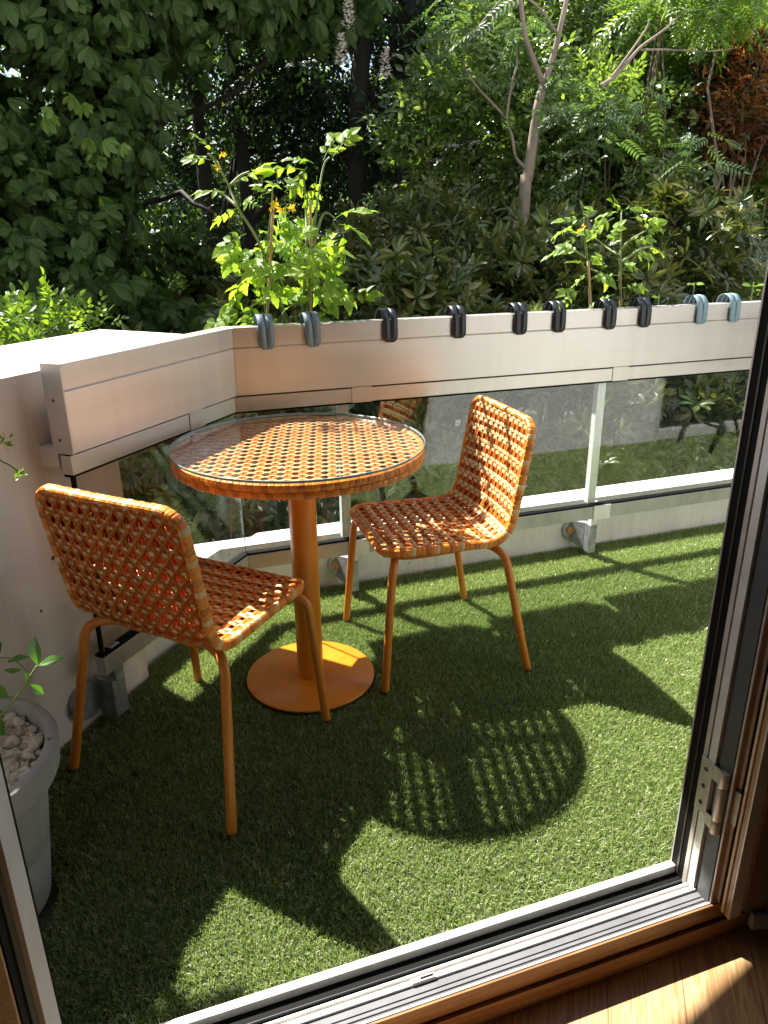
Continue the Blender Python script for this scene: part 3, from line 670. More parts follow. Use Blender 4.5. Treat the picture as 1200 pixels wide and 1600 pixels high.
for sx in (1, -1):
    legs.append(leg_mesh([(sx * .150, .150, .402), (sx * .182, .160, .398), (sx * .203, .172, .372), (sx * .2085, .180, .30), (sx * .217, .193, .15), (sx * .225, .205, .004)]))
    legs.append(leg_mesh([(sx * .130, -.125, .400), (sx * .180, -.150, .398), (sx * .207, -.170, .375), (sx * .216, -.185, .31), (sx * .232, -.216, .15), (sx * .247, -.246, .004)]))
m = MB()
ring = [(.150, .150, .402), (.165, .0, .402), (.130, -.125, .400), (0, -.13, .398), (-.130, -.125, .400), (-.165, 0, .402), (-.150, .150, .402), (0, .155, .402), (.150, .150, .402)]
m.tube(bez(ring, 5), .0085, 8, cap=False); frame_me = m.mesh('seat_frame', M['orange_leg'])
m = MB(); m.lathe([(0, -.001), (.0115, -.001), (.0128, .002), (.0128, .012), (.0119, .0135)], (0, 0, 0), 14); foot_me = m.mesh('foot_cap', M['brown_dark'])
def chair(x, y, yaw, label, proto=None):
    t = thing('woven_chair', (x, y, 0), label, 'chair', 'woven orange chairs at the table', yaw - PI / 2)
    for nm, me in (('seat', seat_me), ('backrest', back_me), ('rim', rim_me), ('seat_frame', frame_me)):
        o = bpy.data.objects.new(nm, me); COL.objects.link(o); o.parent = t
    for me, (fx, fy) in zip(legs, ((.225, .205), (.247, -.246), (-.225, .205), (-.247, -.246))):
        o = bpy.data.objects.new('leg', me); COL.objects.link(o); o.parent = t
        f = bpy.data.objects.new('foot_cap', foot_me); COL.objects.link(f); f.parent = o; f.location = (fx, fy, .001)
    return t
chair(.096, 1.697, .772, 'woven orange chair in the left foreground with its back to the viewer')
chair(.807, 1.969, 3.11, 'woven orange chair seen from the side in front of the glass railing')

# ------------------------------------------------------------------ table
TC = np.array([.4115, 1.907])
tb = thing('bistro_table', (TC[0], TC[1], 0), 'round orange woven bistro table with a glass top on one pedestal', 'table')
RT = .333
aT = math.radians(-15); ca, sa = math.cos(aT), math.sin(aT)
def tableF(x, s):
    return np.stack([TC[0] + x * ca - s * sa, TC[1] + x * sa + s * ca, np.full(len(x), .7275)], 1), np.tile([0., 0, 1], (len(x), 1))
Vt, Tt, Mt = weave(tableF, lambda x, s: np.hypot(x, s) < RT - .004, (-RT, RT), (-RT, RT), .0353, .0346, np.array([0.0]), .97)
link('woven_top', npmesh('woven_top', Vt, Tt, [M['str_o'], M['str_o'], M['str_b']], Mt, True), tb)
aa = np.linspace(0, 2 * PI, 180, endpoint=False); o3 = np.stack([np.cos(aa), np.sin(aa), 0 * aa], 1)
for z, hh in ((.7215, .0115), (.7025, .0095)):
    pth = np.c_[TC[0] + (RT - .004 - (.002 if z < .71 else 0)) * np.cos(aa), TC[1] + (RT - .004 - (.002 if z < .71 else 0)) * np.sin(aa), np.full(180, z)]
    link('woven_edge', rim_mesh(pth, o3, np.tile([0., 0, 1], (180, 1)), .009, hh, 'woven_edge', step=.0165, beige=1), tb)
m = MB(); m.lathe([(0, .7345), (RT + .004, .7345), (RT + .0065, .736), (RT + .0065, .7415), (RT + .004, .743), (0, .743)], (TC[0], TC[1], 0), 128, smooth=False); m.obj('glass_top', M['glass_top'], tb)
m = MB(); m.lathe([(RT + .0057, .7352), (RT + .0067, .7362), (RT + .0067, .7413), (RT + .0057, .7423), (RT + .0057, .7352)], (TC[0], TC[1], 0), 128); m.obj('glass_rim', M['glass_edge'], tb)
m = MB(); m.lathe([(.0385, .006), (.0385, .69)], (TC[0], TC[1], 0), 48); m.obj('pedestal', M['orange'], tb)
m = MB(); m.lathe([(0, .0), (.190, .0), (.1915, .0015), (.1915, .005), (.189, .0065), (.05, .0068), (.0, .0068)], (TC[0], TC[1], .012), 96); m.obj('base_plate', M['orange'], tb)
m = MB()
def bar(ang, w):
    c, s = math.cos(ang), math.sin(ang); q = lambda x, y: (TC[0] + x * c - y * s, TC[1] + x * s + y * c)
    return [q(-RT + .02, -w), q(RT - .02, -w), q(RT - .02, w), q(-RT + .02, w)]
m.prism(bar(aT + PI / 2, .019), .690, .7115); m.prism(bar(aT, .0125), .6915, .7105); m.lathe([(0, .684), (.095, .684), (.095, .6897), (0, .6897)], (TC[0], TC[1], 0), 40)
m.obj('under_frame', M['orange_leg'], tb)

# ------------------------------------------------------------------ leaf templates
def leaf(L_, W_, secs=((.3, .8), (.62, 1.0)), fold=.25, curl=-.15, y0=0.0, jag=None):
    """pointed leaf along +y, normal +z"""
    V = [(0, y0, 0)]; T = []
    for t_, w in secs:
        z = curl * L_ * t_ * t_
        V += [(-w * W_ / 2, y0 + t_ * L_, z + fold * w * W_ / 2), (0, y0 + t_ * L_, z), (w * W_ / 2, y0 + t_ * L_, z + fold * w * W_ / 2)]
    V.append((0, y0 + L_, curl * L_)); k = len(secs); tip = len(V) - 1
    T += [(0, 2, 1), (0, 3, 2)]
    for i in range(k - 1):
        a = 1 + 3 * i; b = a + 3; T += [(a, a + 1, b + 1), (a, b + 1, b), (a + 1, a + 2, b + 2), (a + 1, b + 2, b + 1)]
    a = 1 + 3 * (k - 1); T += [(a, a + 1, tip), (a + 1, a + 2, tip)]
    return np.array(V, float), np.array(T)
def rotm(ax, ang):
    return np.array(Matrix.Rotation(ang, 3, ax))
def merge(parts):
    V, T, n = [], [], 0
    for v, t_ in parts: V.append(v); T.append(t_ + n); n += len(v)
    return np.concatenate(V), np.concatenate(T)
def palmate(n=7, L_=.17, droop=.55):
    ps = []
    for i in range(n):
        f = (i - (n - 1) / 2) / ((n - 1) / 2); ang = -f * math.radians(118); l = L_ * (1 - .38 * abs(f)) 
        v, t_ = leaf(l, l * .40, ((.3, .5), (.55, .9), (.75, 1.0), (.9, .6)), .22, -.18 - droop * .3)
        v = v @ rotm('X', -droop * (.8 + .4 * random.random())).T; v = v @ rotm('Z', ang).T; ps.append((v, t_))
    return merge(ps)
def whorl(n=8, L_=.11, W_=.033, pitch=.25):
    ps = []
    for i in range(n):
        l = L_ * random.uniform(.75, 1.1); v, t_ = leaf(l, W_ * random.uniform(.85, 1.1), ((.25, .75), (.6, 1.0), (.85, .55)), .3, random.uniform(-.35, -.1), .008)
        v = v @ rotm('X', random.uniform(pitch - .35, pitch + .35)).T; v = v @ rotm('Z', 2 * PI * i / n + random.uniform(-.3, .3)).T; ps.append((v, t_))
    return merge(ps)
def pinnate(pairs=6, L_=.34, l=.085, w=.028):
    ps = []
    for i in range(pairs):
        y = L_ * (.18 + .75 * i / pairs)
        for sx in (-1, 1):
            ll = l * (1 - .25 * abs(i / pairs - .4)); v, t_ = leaf(ll, w, ((.3, 1.0), (.65, .75)), .2, -.25)
            v = v @ rotm('Z', -sx * math.radians(68 - 12 * i / pairs)).T; v[:, 2] -= 0; v += (0, y, -.25 * (y / L_) ** 2 * L_); ps.append((v, t_))
    v, t_ = leaf(l * 1.1, w, ((.3, 1.0), (.65, .75)), .2, -.25); v += (0, L_ * .95, -.22 * L_); ps.append((v, t_))
    ps.append((np.array([(-.0015, 0, 0), (.0015, 0, 0), (.001, L_ * .95, -.22 * L_), (0, L_ * .5, -.06 * L_)], float), np.array([(0, 1, 3), (1, 2, 3)])))
    return merge(ps)
def sprig(n=6, l=.06, w=.03, L_=.14):
    ps = []
    for i in range(n):
        v, t_ = leaf(l * random.uniform(.7, 1.15), w, ((.3, .9), (.62, .85)), .25, -.2)
        v = v @ rotm('X', random.uniform(-.5, .4)).T; v = v @ rotm('Z', (1 if i % 2 else -1) * random.uniform(.6, 1.3)).T; v += (0, L_ * i / n, 0); ps.append((v, t_))
    v, t_ = leaf(l, w, ((.3, .9), (.62, .85)), .25, -.2); v += (0, L_, 0); ps.append((v, t_))
    return merge(ps)
def lobed(R=.07):
    pts = []
    for i in range(5):
        a = math.radians(-130 + 65 * i); r = R * (1.0 if i == 2 else (.9 if i in (1, 3) else .6))
        pts.append((math.sin(a - .17) * r * .72, math.cos(a - .17) * r * .72, .0)); pts.append((math.sin(a) * r, math.cos(a) * r, -.012)); pts.append((math.sin(a + .17) * r * .72, math.cos(a + .17) * r * .72, .0))
        if i < 4: b = a + math.radians(32); pts.append((math.sin(b) * r * .42, math.cos(b) * r * .42, .006))
    V = [(0, 0, 0)] + pts; return np.array(V, float), np.array([(0, i + 1, i) for i in range(1, len(pts))])
def tomato_leaflet(l):
    out = [(.06, .16), (.14, .44), (.2, .36), (.3, .66), (.38, .5), (.5, .62), (.58, .42), (.7, .42), (.78, .26), (.88, .2)]
    w = l * .52; V = [(0, 0, 0)]
    for t_, a in out:
        z = -.22 * l * t_ * t_; k = .25 * a * w + random.uniform(-.02, .02) * l
        V += [(-a * w, t_ * l - .1 * a * w, z + k), (0, t_ * l, z), (a * w, t_ * l - .1 * a * w, z + k)]
    V.append((0, l, -.25 * l)); T = [(0, 2, 1), (0, 3, 2)]
    for i in range(len(out) - 1): a = 1 + 3 * i; b = a + 3; T += [(a, a + 1, b + 1), (a, b + 1, b), (a + 1, a + 2, b + 2), (a + 1, b + 2, b + 1)]
    a = 1 + 3 * (len(out) - 1); tip = len(V) - 1; T += [(a, a + 1, tip), (a + 1, a + 2, tip)]
    return np.array(V, float), np.array(T)
def tomato_leaf(Lr=.13, l=.075):
    ps = []; dr = random.uniform(.1, .55)
    for i, y in enumerate((.32, .62, .88)):
        for sx in (-1, 1):
            v, t_ = tomato_leaflet(l * (.72 + .2 * i) * random.uniform(.75, 1.1)); v = v @ rotm('Y', random.uniform(-.5, .5)).T @ rotm('X', random.uniform(-.6, .2)).T; v = v @ rotm('Z', -sx * random.uniform(.7, 1.15)).T; v += (sx * .004, y * Lr, -dr * Lr * y * y); ps.append((v, t_))
    v, t_ = tomato_leaflet(l * 1.15); v = v @ rotm('X', -.4 * dr - .2).T; v += (0, Lr, -dr * Lr); ps.append((v, t_))
    k = 6; ys = np.linspace(0, 1, k); V = []
    for y in ys: V += [(-.0014, y * Lr, -dr * Lr * y * y), (.0014, y * Lr, -dr * Lr * y * y), (0, y * Lr, -dr * Lr * y * y - .0022)]
    T = []
    for i in range(k - 1):
        for j in range(3): a, b = 3 * i + j, 3 * i + (j + 1) % 3; T += [(a, b, b + 3), (a, b + 3, a + 3)]
    ps.append((np.array(V), np.array(T))); return merge(ps)
def norm(v): return v / (np.linalg.norm(v, axis=-1, keepdims=True) + 1e-9)
def scatter(temps, pos, fwd, up, size):
    """copy random templates to positions; fwd = leaf axis, up = approximate normal"""
    fwd = norm(fwd); x = norm(np.cross(fwd, up)); z = np.cross(x, fwd)
    R = np.stack([x, fwd, z], 2); V, T, n = [], [], 0
    ch = rng.integers(0, len(temps), len(pos))
    for k, (v, t_) in enumerate(temps):
        i = np.where(ch == k)[0]
        if not len(i): continue
        W = np.einsum('nij,kj->nki', R[i], v) * size[i][:, None, None] + pos[i][:, None, :]
        T.append((t_[None] + (np.arange(len(i)) * len(v))[:, None, None] + n).reshape(-1, 3)); V.append(W.reshape(-1, 3)); n += len(i) * len(v)
    return np.concatenate(V), np.concatenate(T)
def rnd_dirs(k): return norm(rng.standard_normal((k, 3)))
def blob_points(c, r, nblob, per, brad, shell=.75, zmin=-9):
    c = np.array(c, float); r = np.array(r, float)
    d = rnd_dirs(nblob); bc = c + d * r * (shell + (1 - shell) * rng.random((nblob, 1))) * rng.uniform(.75, 1.05, (nblob, 1))
    br = brad * rng.uniform(.6, 1.3, nblob)
    e = rnd_dirs(nblob * per).reshape(nblob, per, 3) * (rng.random((nblob, per, 1)) ** .45) * np.array([1, 1, .7])
    P = (bc[:, None] + e * br[:, None, None]).reshape(-1, 3); O = e.reshape(-1, 3) * .6 + np.repeat(d, per, 0) * .6
    k = P[:, 2] > zmin; return P[k], norm(O[k])
def foliage(name, temps, mat, P, O, parent, size=(.8, 1.2), up_bias=.8, droop=.3, view_bias=.35, rand=.5):
    k = len(P)
    f = norm(O + rng.standard_normal((k, 3)) * rand + np.array([0, 0, -droop]))
    up = norm(np.array([0, -view_bias, up_bias]) + rng.standard_normal((k, 3)) * .45)
    V, T = scatter(temps, P, f, up, rng.uniform(*size, k))
    return link(name, npmesh(name, V, T, mat), parent)
def limb(m, a, b, r0, r1, wob=.06, k=7, sides=8):
    a = np.array(a, float); b = np.array(b, float); t_ = np.linspace(0, 1, k)[:, None]; d = np.linalg.norm(b - a)
    P = a + (b - a) * t_ + np.sin(t_ * PI) * rng.standard_normal((1, 3)) * wob * d + rng.standard_normal((k, 3)) * wob * .15 * d * np.sin(t_ * PI)
    m.tube(P, np.linspace(r0, r1, k), sides); return P
T_PALM = [palmate(7, .17, random.uniform(.3, .9)) for _ in range(6)]
T_WHORL = [whorl(random.randint(6, 9), .11, .034, random.uniform(-.1, .45)) for _ in range(6)]
T_WHORL_S = [whorl(random.randint(6, 8), .09, .026, random.uniform(.1, .6)) for _ in range(5)]
T_PIN = [pinnate(random.randint(5, 7)) for _ in range(4)]
T_SPRIG = [sprig(random.randint(5, 8)) for _ in range(6)]
T_LOBED = [lobed()]
T_TOM = [tomato_leaf(random.uniform(.10, .15), random.uniform(.06, .085)) for _ in range(8)]

# ------------------------------------------------------------------ trees and shrubs
GZ = -3.2
def tree(name, label, cat, base, group=None): return thing(name, (base[0], base[1], GZ), label, cat, group)
# big chestnut at the left
ct = tree('chestnut_tree', 'large horse chestnut at the left with broad drooping palmate leaves', 'tree', (.05, 7.2))
m = MB(); tr = limb(m, (-.1, 7.4, GZ), (.0, 7.2, 3.8), .22, .16, .01, 9, 14); 
BR = [((.0, 7.2, 1.6), (-1.8, 5.6, 2.3)), ((.0, 7.2, 2.2), (1.6, 5.9, 2.75)), ((.0, 7.2, 2.6), (-1.0, 5.2, 2.8)), ((.0, 7.3, 1.2), (.7, 5.6, 1.4)), ((.0, 7.2, .9), (-1.5, 5.4, 1.0)), ((.0, 7.2, 3.), (2.3, 6.3, 3.2)), ((0, 7.2, .2), (-.8, 5.3, .6))]
for a, b in BR: limb(m, a, b, .034, .010, .08, 8, 7)
m.obj('trunk', M['bark_dark'], ct)
P, O = [], []
def addb(c, r, nb, per, br):
    p, o = blob_points(c, r, nb, per, br); P.append(p); O.append(o)
addb((-1.5, 5.6, 1.9), (1.4, .7, 1.0), 60, 22, .40); addb((-.6, 5.2, 1.0), (.75, .5, .7), 46, 20, .34); addb((-1.6, 5.4, .3), (1.0, .5, .7), 34, 18, .36)
addb((.25, 5.7, 2.75), (1.3, .6, .40), 50, 20, .32); addb((1.35, 5.9, 2.95), (.85, .5, .34), 36, 18, .28); addb((-1.0, 5.5, 2.9), (1.6, .7, .6), 50, 20, .38)
addb(tuple(at_n(150, 175, 5.4)), (.32, .25, .5), 26, 16, .26); addb((.15, 5.3, .45), (.7, .4, .45), 30, 16, .28); addb((-.25, 5.9, 1.9), (.45, .35, .8), 34, 18, .30); addb((.1, 6.3, .7), (.8, .4, .8), 30, 18, .32)
P = np.concatenate(P); O = np.concatenate(O)
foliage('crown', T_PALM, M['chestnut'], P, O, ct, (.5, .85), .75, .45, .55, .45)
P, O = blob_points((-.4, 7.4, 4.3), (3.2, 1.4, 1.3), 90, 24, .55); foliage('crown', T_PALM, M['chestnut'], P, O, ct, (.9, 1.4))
P = np.concatenate([at_n(x, y, 5.0) + rng.normal(0, .10, (n_, 3)) for x, y, n_ in ((145, 190, 7), (162, 235, 6))]); a_ = rng.uniform(0, 2 * PI, len(P))
foliage('sunlit_tint_spray', T_PALM, M['lime'], P, norm(np.stack([np.cos(a_), np.sin(a_), -.3 + 0 * a_], 1)), ct, (.45, .7), .8, .3, .4, .3)  # sunlit sprig: the sun's brightness is put into a lighter leaf colour
def candle(c, parent):
    k = 130; t_ = rng.random(k); a = rng.uniform(0, 2 * PI, k); r = .034 * (1 - t_ * .8)
    Pp = np.array(c) + np.stack([r * np.cos(a), r * np.sin(a), (t_ - .5) * .17], 1)
    O_ = np.stack([np.cos(a), np.sin(a), .4 + 0 * a], 1)
    V, T = scatter([leaf(.024, .017, ((.4, 1.0),), .2, .1)], Pp, O_, np.tile([0., 0, 1], (k, 1)), rng.uniform(.7, 1.3, k))
    link('flower_spike', npmesh('flower_spike', V, T, M['white_flower']), parent)
for px_, py_ in ((534, 78), (602, 100), (235, 2), (545, 20)): candle(at_n(px_, py_, 5.35), ct)

# dark trees behind
def far_tree(label, base, h, crown_c, crown_r, nb, per, br, mat, temps=T_SPRIG, tr_r=.14, size=(1.0, 1.7), name='broadleaf_tree', lean=0.0, group='dark trees deep in the garden', nlimb=7):
    t_ = tree(name, label, 'tree', base, group); m = MB(); limb(m, (base[0], base[1], GZ), (base[0] + lean, base[1], h), tr_r, tr_r * .55, .012, 9, 10)
    for _ in range(nlimb):
        d = rnd_dirs(1)[0]; d[2] = abs(d[2]); e = np.array(crown_c) + d * np.array(crown_r) * .8; z0 = rng.uniform(GZ + (h - GZ) * .45, h)
        limb(m, (base[0] + lean * (z0 - GZ) / (h - GZ), base[1], z0), e, tr_r * .35, .012, .07, 7, 6)
    m.obj('trunk', M['bark_dark'], t_)
    P, O = blob_points(crown_c, crown_r, nb, per, br); foliage('crown', temps, mat, P, O, t_, size, .6, .25, .2, .6)
    return t_
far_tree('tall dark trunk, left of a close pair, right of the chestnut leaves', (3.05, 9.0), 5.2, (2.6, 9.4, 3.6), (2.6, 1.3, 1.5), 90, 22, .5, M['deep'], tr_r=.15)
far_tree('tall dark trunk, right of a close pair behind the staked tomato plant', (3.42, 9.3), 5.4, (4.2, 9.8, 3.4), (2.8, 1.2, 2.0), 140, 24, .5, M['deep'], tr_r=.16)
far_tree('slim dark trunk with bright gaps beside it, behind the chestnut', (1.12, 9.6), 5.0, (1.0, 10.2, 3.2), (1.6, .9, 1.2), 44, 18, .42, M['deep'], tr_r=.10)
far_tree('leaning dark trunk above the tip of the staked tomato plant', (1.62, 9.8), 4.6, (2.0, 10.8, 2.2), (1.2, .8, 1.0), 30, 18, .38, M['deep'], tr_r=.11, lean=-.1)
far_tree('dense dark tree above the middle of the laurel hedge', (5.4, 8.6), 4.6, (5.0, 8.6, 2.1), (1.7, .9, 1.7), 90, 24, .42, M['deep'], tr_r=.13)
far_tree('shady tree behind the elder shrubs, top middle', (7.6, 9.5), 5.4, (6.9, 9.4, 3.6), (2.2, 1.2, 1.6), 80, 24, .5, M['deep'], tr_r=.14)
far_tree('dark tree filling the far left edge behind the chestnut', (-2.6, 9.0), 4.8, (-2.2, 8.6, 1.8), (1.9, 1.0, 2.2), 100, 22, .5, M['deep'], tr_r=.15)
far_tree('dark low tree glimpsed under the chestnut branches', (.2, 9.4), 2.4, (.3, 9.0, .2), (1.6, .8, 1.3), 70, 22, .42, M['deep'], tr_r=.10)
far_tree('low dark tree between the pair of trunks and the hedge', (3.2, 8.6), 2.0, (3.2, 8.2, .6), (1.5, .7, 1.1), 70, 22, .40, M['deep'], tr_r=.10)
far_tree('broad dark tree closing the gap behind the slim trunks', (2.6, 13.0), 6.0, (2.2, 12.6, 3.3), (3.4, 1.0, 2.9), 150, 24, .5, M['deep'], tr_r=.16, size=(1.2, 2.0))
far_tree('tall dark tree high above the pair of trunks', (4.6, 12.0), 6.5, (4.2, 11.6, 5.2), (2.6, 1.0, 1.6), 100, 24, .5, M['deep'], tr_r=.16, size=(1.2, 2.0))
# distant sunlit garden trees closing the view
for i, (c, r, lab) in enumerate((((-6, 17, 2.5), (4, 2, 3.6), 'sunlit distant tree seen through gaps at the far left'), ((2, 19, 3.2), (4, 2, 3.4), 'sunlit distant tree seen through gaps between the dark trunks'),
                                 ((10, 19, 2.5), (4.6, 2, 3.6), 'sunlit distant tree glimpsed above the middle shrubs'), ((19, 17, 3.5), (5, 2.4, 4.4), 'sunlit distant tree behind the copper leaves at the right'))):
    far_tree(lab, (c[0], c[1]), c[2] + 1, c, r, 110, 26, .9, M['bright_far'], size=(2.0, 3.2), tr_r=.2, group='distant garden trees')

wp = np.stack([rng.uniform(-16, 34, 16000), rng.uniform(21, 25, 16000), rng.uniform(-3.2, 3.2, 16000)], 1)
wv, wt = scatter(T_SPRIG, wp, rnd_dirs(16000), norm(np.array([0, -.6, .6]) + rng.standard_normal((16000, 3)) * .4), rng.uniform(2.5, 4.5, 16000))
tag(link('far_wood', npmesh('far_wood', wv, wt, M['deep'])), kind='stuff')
def shrub(name, label, c, r, nb, per, br, mat, temps, size=(.85, 1.2), stems=9, up=.7, droop=.05, vb=.35, rand=.5, stem_mat='twig', group=None, cat='shrub', spread=.25, fname='foliage', shell=.7):
    t_ = thing(name, (c[0], c[1], GZ), label, cat, group); m = MB()
    for _ in range(stems):
        d = rnd_dirs(1)[0]; e = np.array(c) + d * np.array(r) * .75
        limb(m, (c[0] + rng.normal(0, spread * r[0] * .5), c[1] + rng.normal(0, .1), GZ), e, .022, .006, .06, 8, 5)
    m.obj('stem', M[stem_mat], t_)
    P, O = blob_points(c, r, nb, per, br, shell); foliage(fname, temps, mat, P, O, t_, size, up, droop, vb, rand)
    return t_
LG = 'evergreen bushes of the hedge below the trees'
shrub('laurel_shrub', 'olive green laurel bush close behind the middle of the handrail', (1.72, 4.5, .55), (.62, .42, .62), 60, 10, .22, M['rhodo'], T_WHORL, group=LG)
shrub('laurel_shrub', 'laurel bush behind the right half of the staked tomato plant', (1.05, 4.7, .50), (.55, .4, .62), 46, 10, .22, M['rhodo'], T_WHORL, group=LG)
shrub('laurel_shrub', 'tall laurel bush with upright tips below the pair of dark trunks', (2.25, 5.7, .95), (.85, .45, .75), 70, 10, .24, M['rhodo'], T_WHORL_S, group=LG)
shrub('laurel_shrub', 'laurel bush at the foot of the pale forked tree', (2.75, 4.9, .72), (.65, .45, .65), 60, 10, .22, M['rhodo'], T_WHORL, group=LG)
shrub('laurel_shrub', 'dark laurel bush behind the two small tomato plants', (3.3, 4.6, .55), (.65, .45, .62), 60, 10, .22, M['rhodo'], T_WHORL, group=LG)
shrub('laurel_shrub', 'narrow leaved bush right of the small tomato plants', (4.15, 5.0, .85), (.75, .45, .75), 70, 11, .24, M['rhodo'], T_WHORL, group=LG)
shrub('laurel_shrub', 'low laurel bush seen through the left glass pane', (.35, 4.3, -.15), (.7, .35, .75), 60, 10, .22, M['rhodo'], T_WHORL, group=LG)
shrub('laurel_shrub', 'low laurel bush seen through the glass behind the table', (1.45, 3.9, -.45), (.7, .3, .65), 50, 10, .22, M['rhodo'], T_WHORL, group=LG)
shrub('laurel_shrub', 'low laurel bush seen through the glass behind the right chair', (2.6, 3.9, -.35), (.8, .3, .65), 56, 10, .22, M['rhodo'], T_WHORL, group=LG)
shrub('laurel_shrub', 'low laurel bush seen through the rightmost glass pane', (3.8, 3.9, -.25), (.8, .3, .65), 56, 10, .22, M['rhodo'], T_WHORL, group=LG)
shrub('laurel_shrub', 'low dark bush under the chestnut, left of the staked tomato plant', (-.35, 4.6, .2), (.8, .4, .6), 46, 10, .24, M['rhodo'], T_WHORL, group=LG)
EG = 'elder bushes at the right'
def umbels(par, pts):
    for px_, py_, n_ in pts:
        c = at_n(px_, py_, n_); k = 60; P_ = c + np.c_[rng.normal(0, .035, (k, 2)), rng.normal(0, .008, k)]
        V, T = scatter([leaf(.014, .013, ((.5, 1.0),), .1, 0)], P_, rnd_dirs(k) * np.array([1, 1, .3]), np.tile([0, -.4, 1.], (k, 1)), rng.uniform(.7, 1.4, k))
        link('flower_head', npmesh('flower_head', V, T, M['white_flower']), par)
s1 = shrub('elder_shrub', 'glossy elder bush right of the pale forked trunk', (4.0, 6.2, 1.75), (.95, .55, .85), 150, 20, .22, M['elder'], T_SPRIG, (.8, 1.3), group=EG)
umbels(s1, ((885, 243, 5.7), (905, 238, 5.7)))
s2 = shrub('elder_shrub', 'bright elder bush in the middle of the right side', (5.2, 6.4, 2.1), (.9, .55, .95), 150, 20, .22, M['elder'], T_SPRIG, (.8, 1.3), group=EG)
umbels(s2, ((1040, 240, 5.8), (1022, 252, 5.8), (985, 112, 5.8)))
s3 = shrub('elder_shrub', 'tall sunlit elder bush behind the pale forked tree', (4.5, 7.2, 3.1), (1.2, .6, .9), 150, 20, .26, M['elder'], T_SPRIG, (.9, 1.4), group=EG)
s4 = shrub('elder_shrub', 'dark elder bush left of the pale forked trunk', (3.2, 6.6, 2.0), (.85, .5, .9), 80, 16, .26, M['elder'], T_SPRIG, (1.0, 1.6), group=EG)
umbels(s4, ((708, 228, 6.0), (742, 222, 6.0)))
s5 = shrub('elder_shrub', 'elder bush at the right edge below the copper leaves', (6.0, 6.3, 1.7), (.8, .5, .9), 130, 20, .22, M['elder'], T_SPRIG, (.8, 1.3), group=EG)
shrub('lime_shrub', 'yellow green pinnate tree top in the upper right corner', tuple(at_n(1110, -8, 5.8)), (.75, .35, .24), 28, 12, .22, M['lime'], T_PIN, (.7, 1.0), cat='tree', fname='crown')
shrub('copper_maple', 'copper leaved maple at the top right edge', tuple(at_n(1165, 165, 5.75)), (.46, .32, .62), 60, 18, .2, M['copper'], T_LOBED, (.8, 1.4), cat='tree', fname='crown')
shrub('privet_shrub', 'sunny yellow green bush beyond the side wall at the left edge', tuple(at_n(30, 520, 3.5) + np.array([0, 0, -.22])), (.36, .24, .36), 54, 14, .13, M['lime'], T_SPRIG, (.5, .8), up=.8)
# pale forked tree
shrub('laurel_shrub', 'dark bush low in the gap between the chestnut and the laurels', (.75, 6.6, .1), (.9, .5, 1.0), 70, 12, .28, M['rhodo'], T_WHORL, group=LG)
st = thing('sumac_tree', (2.9, 5.3, GZ), 'slender pale barked tree with a forked trunk and feathery leaves', 'tree')
def pt(px_, py_, n_=5.3): return at_n(px_, py_, n_)
m = MB()
def br(pl, r0, r1, sides=9):
    P_ = bez([pt(*q) for q in pl], 6); m.tube(P_, np.linspace(r0, r1, len(P_)), sides)
b0_ = pt(818, 330); m.tube(bez([(b0_[0] - .1, b0_[1], GZ), (b0_[0] - .05, 5.3, -1.2), tuple(b0_), tuple(pt(824, 282)), tuple(pt(833, 220)), tuple(pt(840, 170)), tuple(pt(849, 132))], 6), np.linspace(.052, .029, 37), 10)
br([(849, 134), (836, 100), (822, 62), (817, 30), (811, -20)], .022, .015); br([(850, 133), (868, 75), (876, 40), (890, -20)], .024, .016)
br([(833, 205), (850, 190), (868, 180), (880, 168, 5.1)], .02, .008); br([(820, 262), (806, 245), (800, 212), (792, 186), (800, 130), (808, 100), (806, 70)], .012, .006)
br([(792, 186), (768, 160), (745, 135), (725, 100), (735, 60), (790, -10)], .009, .005); br([(868, 50), (862, 40), (850, 22), (835, 6), (820, -5)], .014, .008)
br([(938, 135, 5.5), (960, 120, 5.5), (985, 92, 5.5), (1003, 72, 5.5), (1040, 45, 5.5), (1075, 12, 5.5)], .018, .006, 7); br([(955, 122, 5.5), (975, 95, 5.5), (1008, 48, 5.5), (1015, 30, 5.5)], .011, .006, 7)
br([(1003, 78, 5.5), (1045, 78, 5.5), (1110, 80, 5.5), (1150, 75, 5.5)], .009, .004, 6)
m.obj('trunk', M['bark_pale'], st)
P, O = [], []
for px_, py_, k, n_ in ((735, 50, 12, 5.2), (770, 60, 10, 5.2), (720, 80, 8, 5.2), (870, 130, 10, 5.1), (930, 185, 16, 5.0), (900, 160, 14, 5.0), (960, 170, 12, 5.0), (850, 190, 8, 5.0), (900, 215, 8, 5.0), (820, 20, 14, 5.3), (700, 30, 10, 5.2), (990, 175, 8, 5.0), (1080, 230, 12, 5.0), (1110, 225, 10, 5.0), (1130, 20, 12, 5.2)):
    c = pt(px_, py_, n_); P.append(c + rng.normal(0, .09, (k, 3))); a = rng.uniform(0, 2 * PI, k); O.append(np.stack([np.cos(a), np.sin(a) * .8, rng.uniform(-.3, .2, k)], 1))
foliage('crown', T_PIN, M['sumac'], np.concatenate(P), np.concatenate(O), st, (.45, .8), .9, .15, .4, .25)

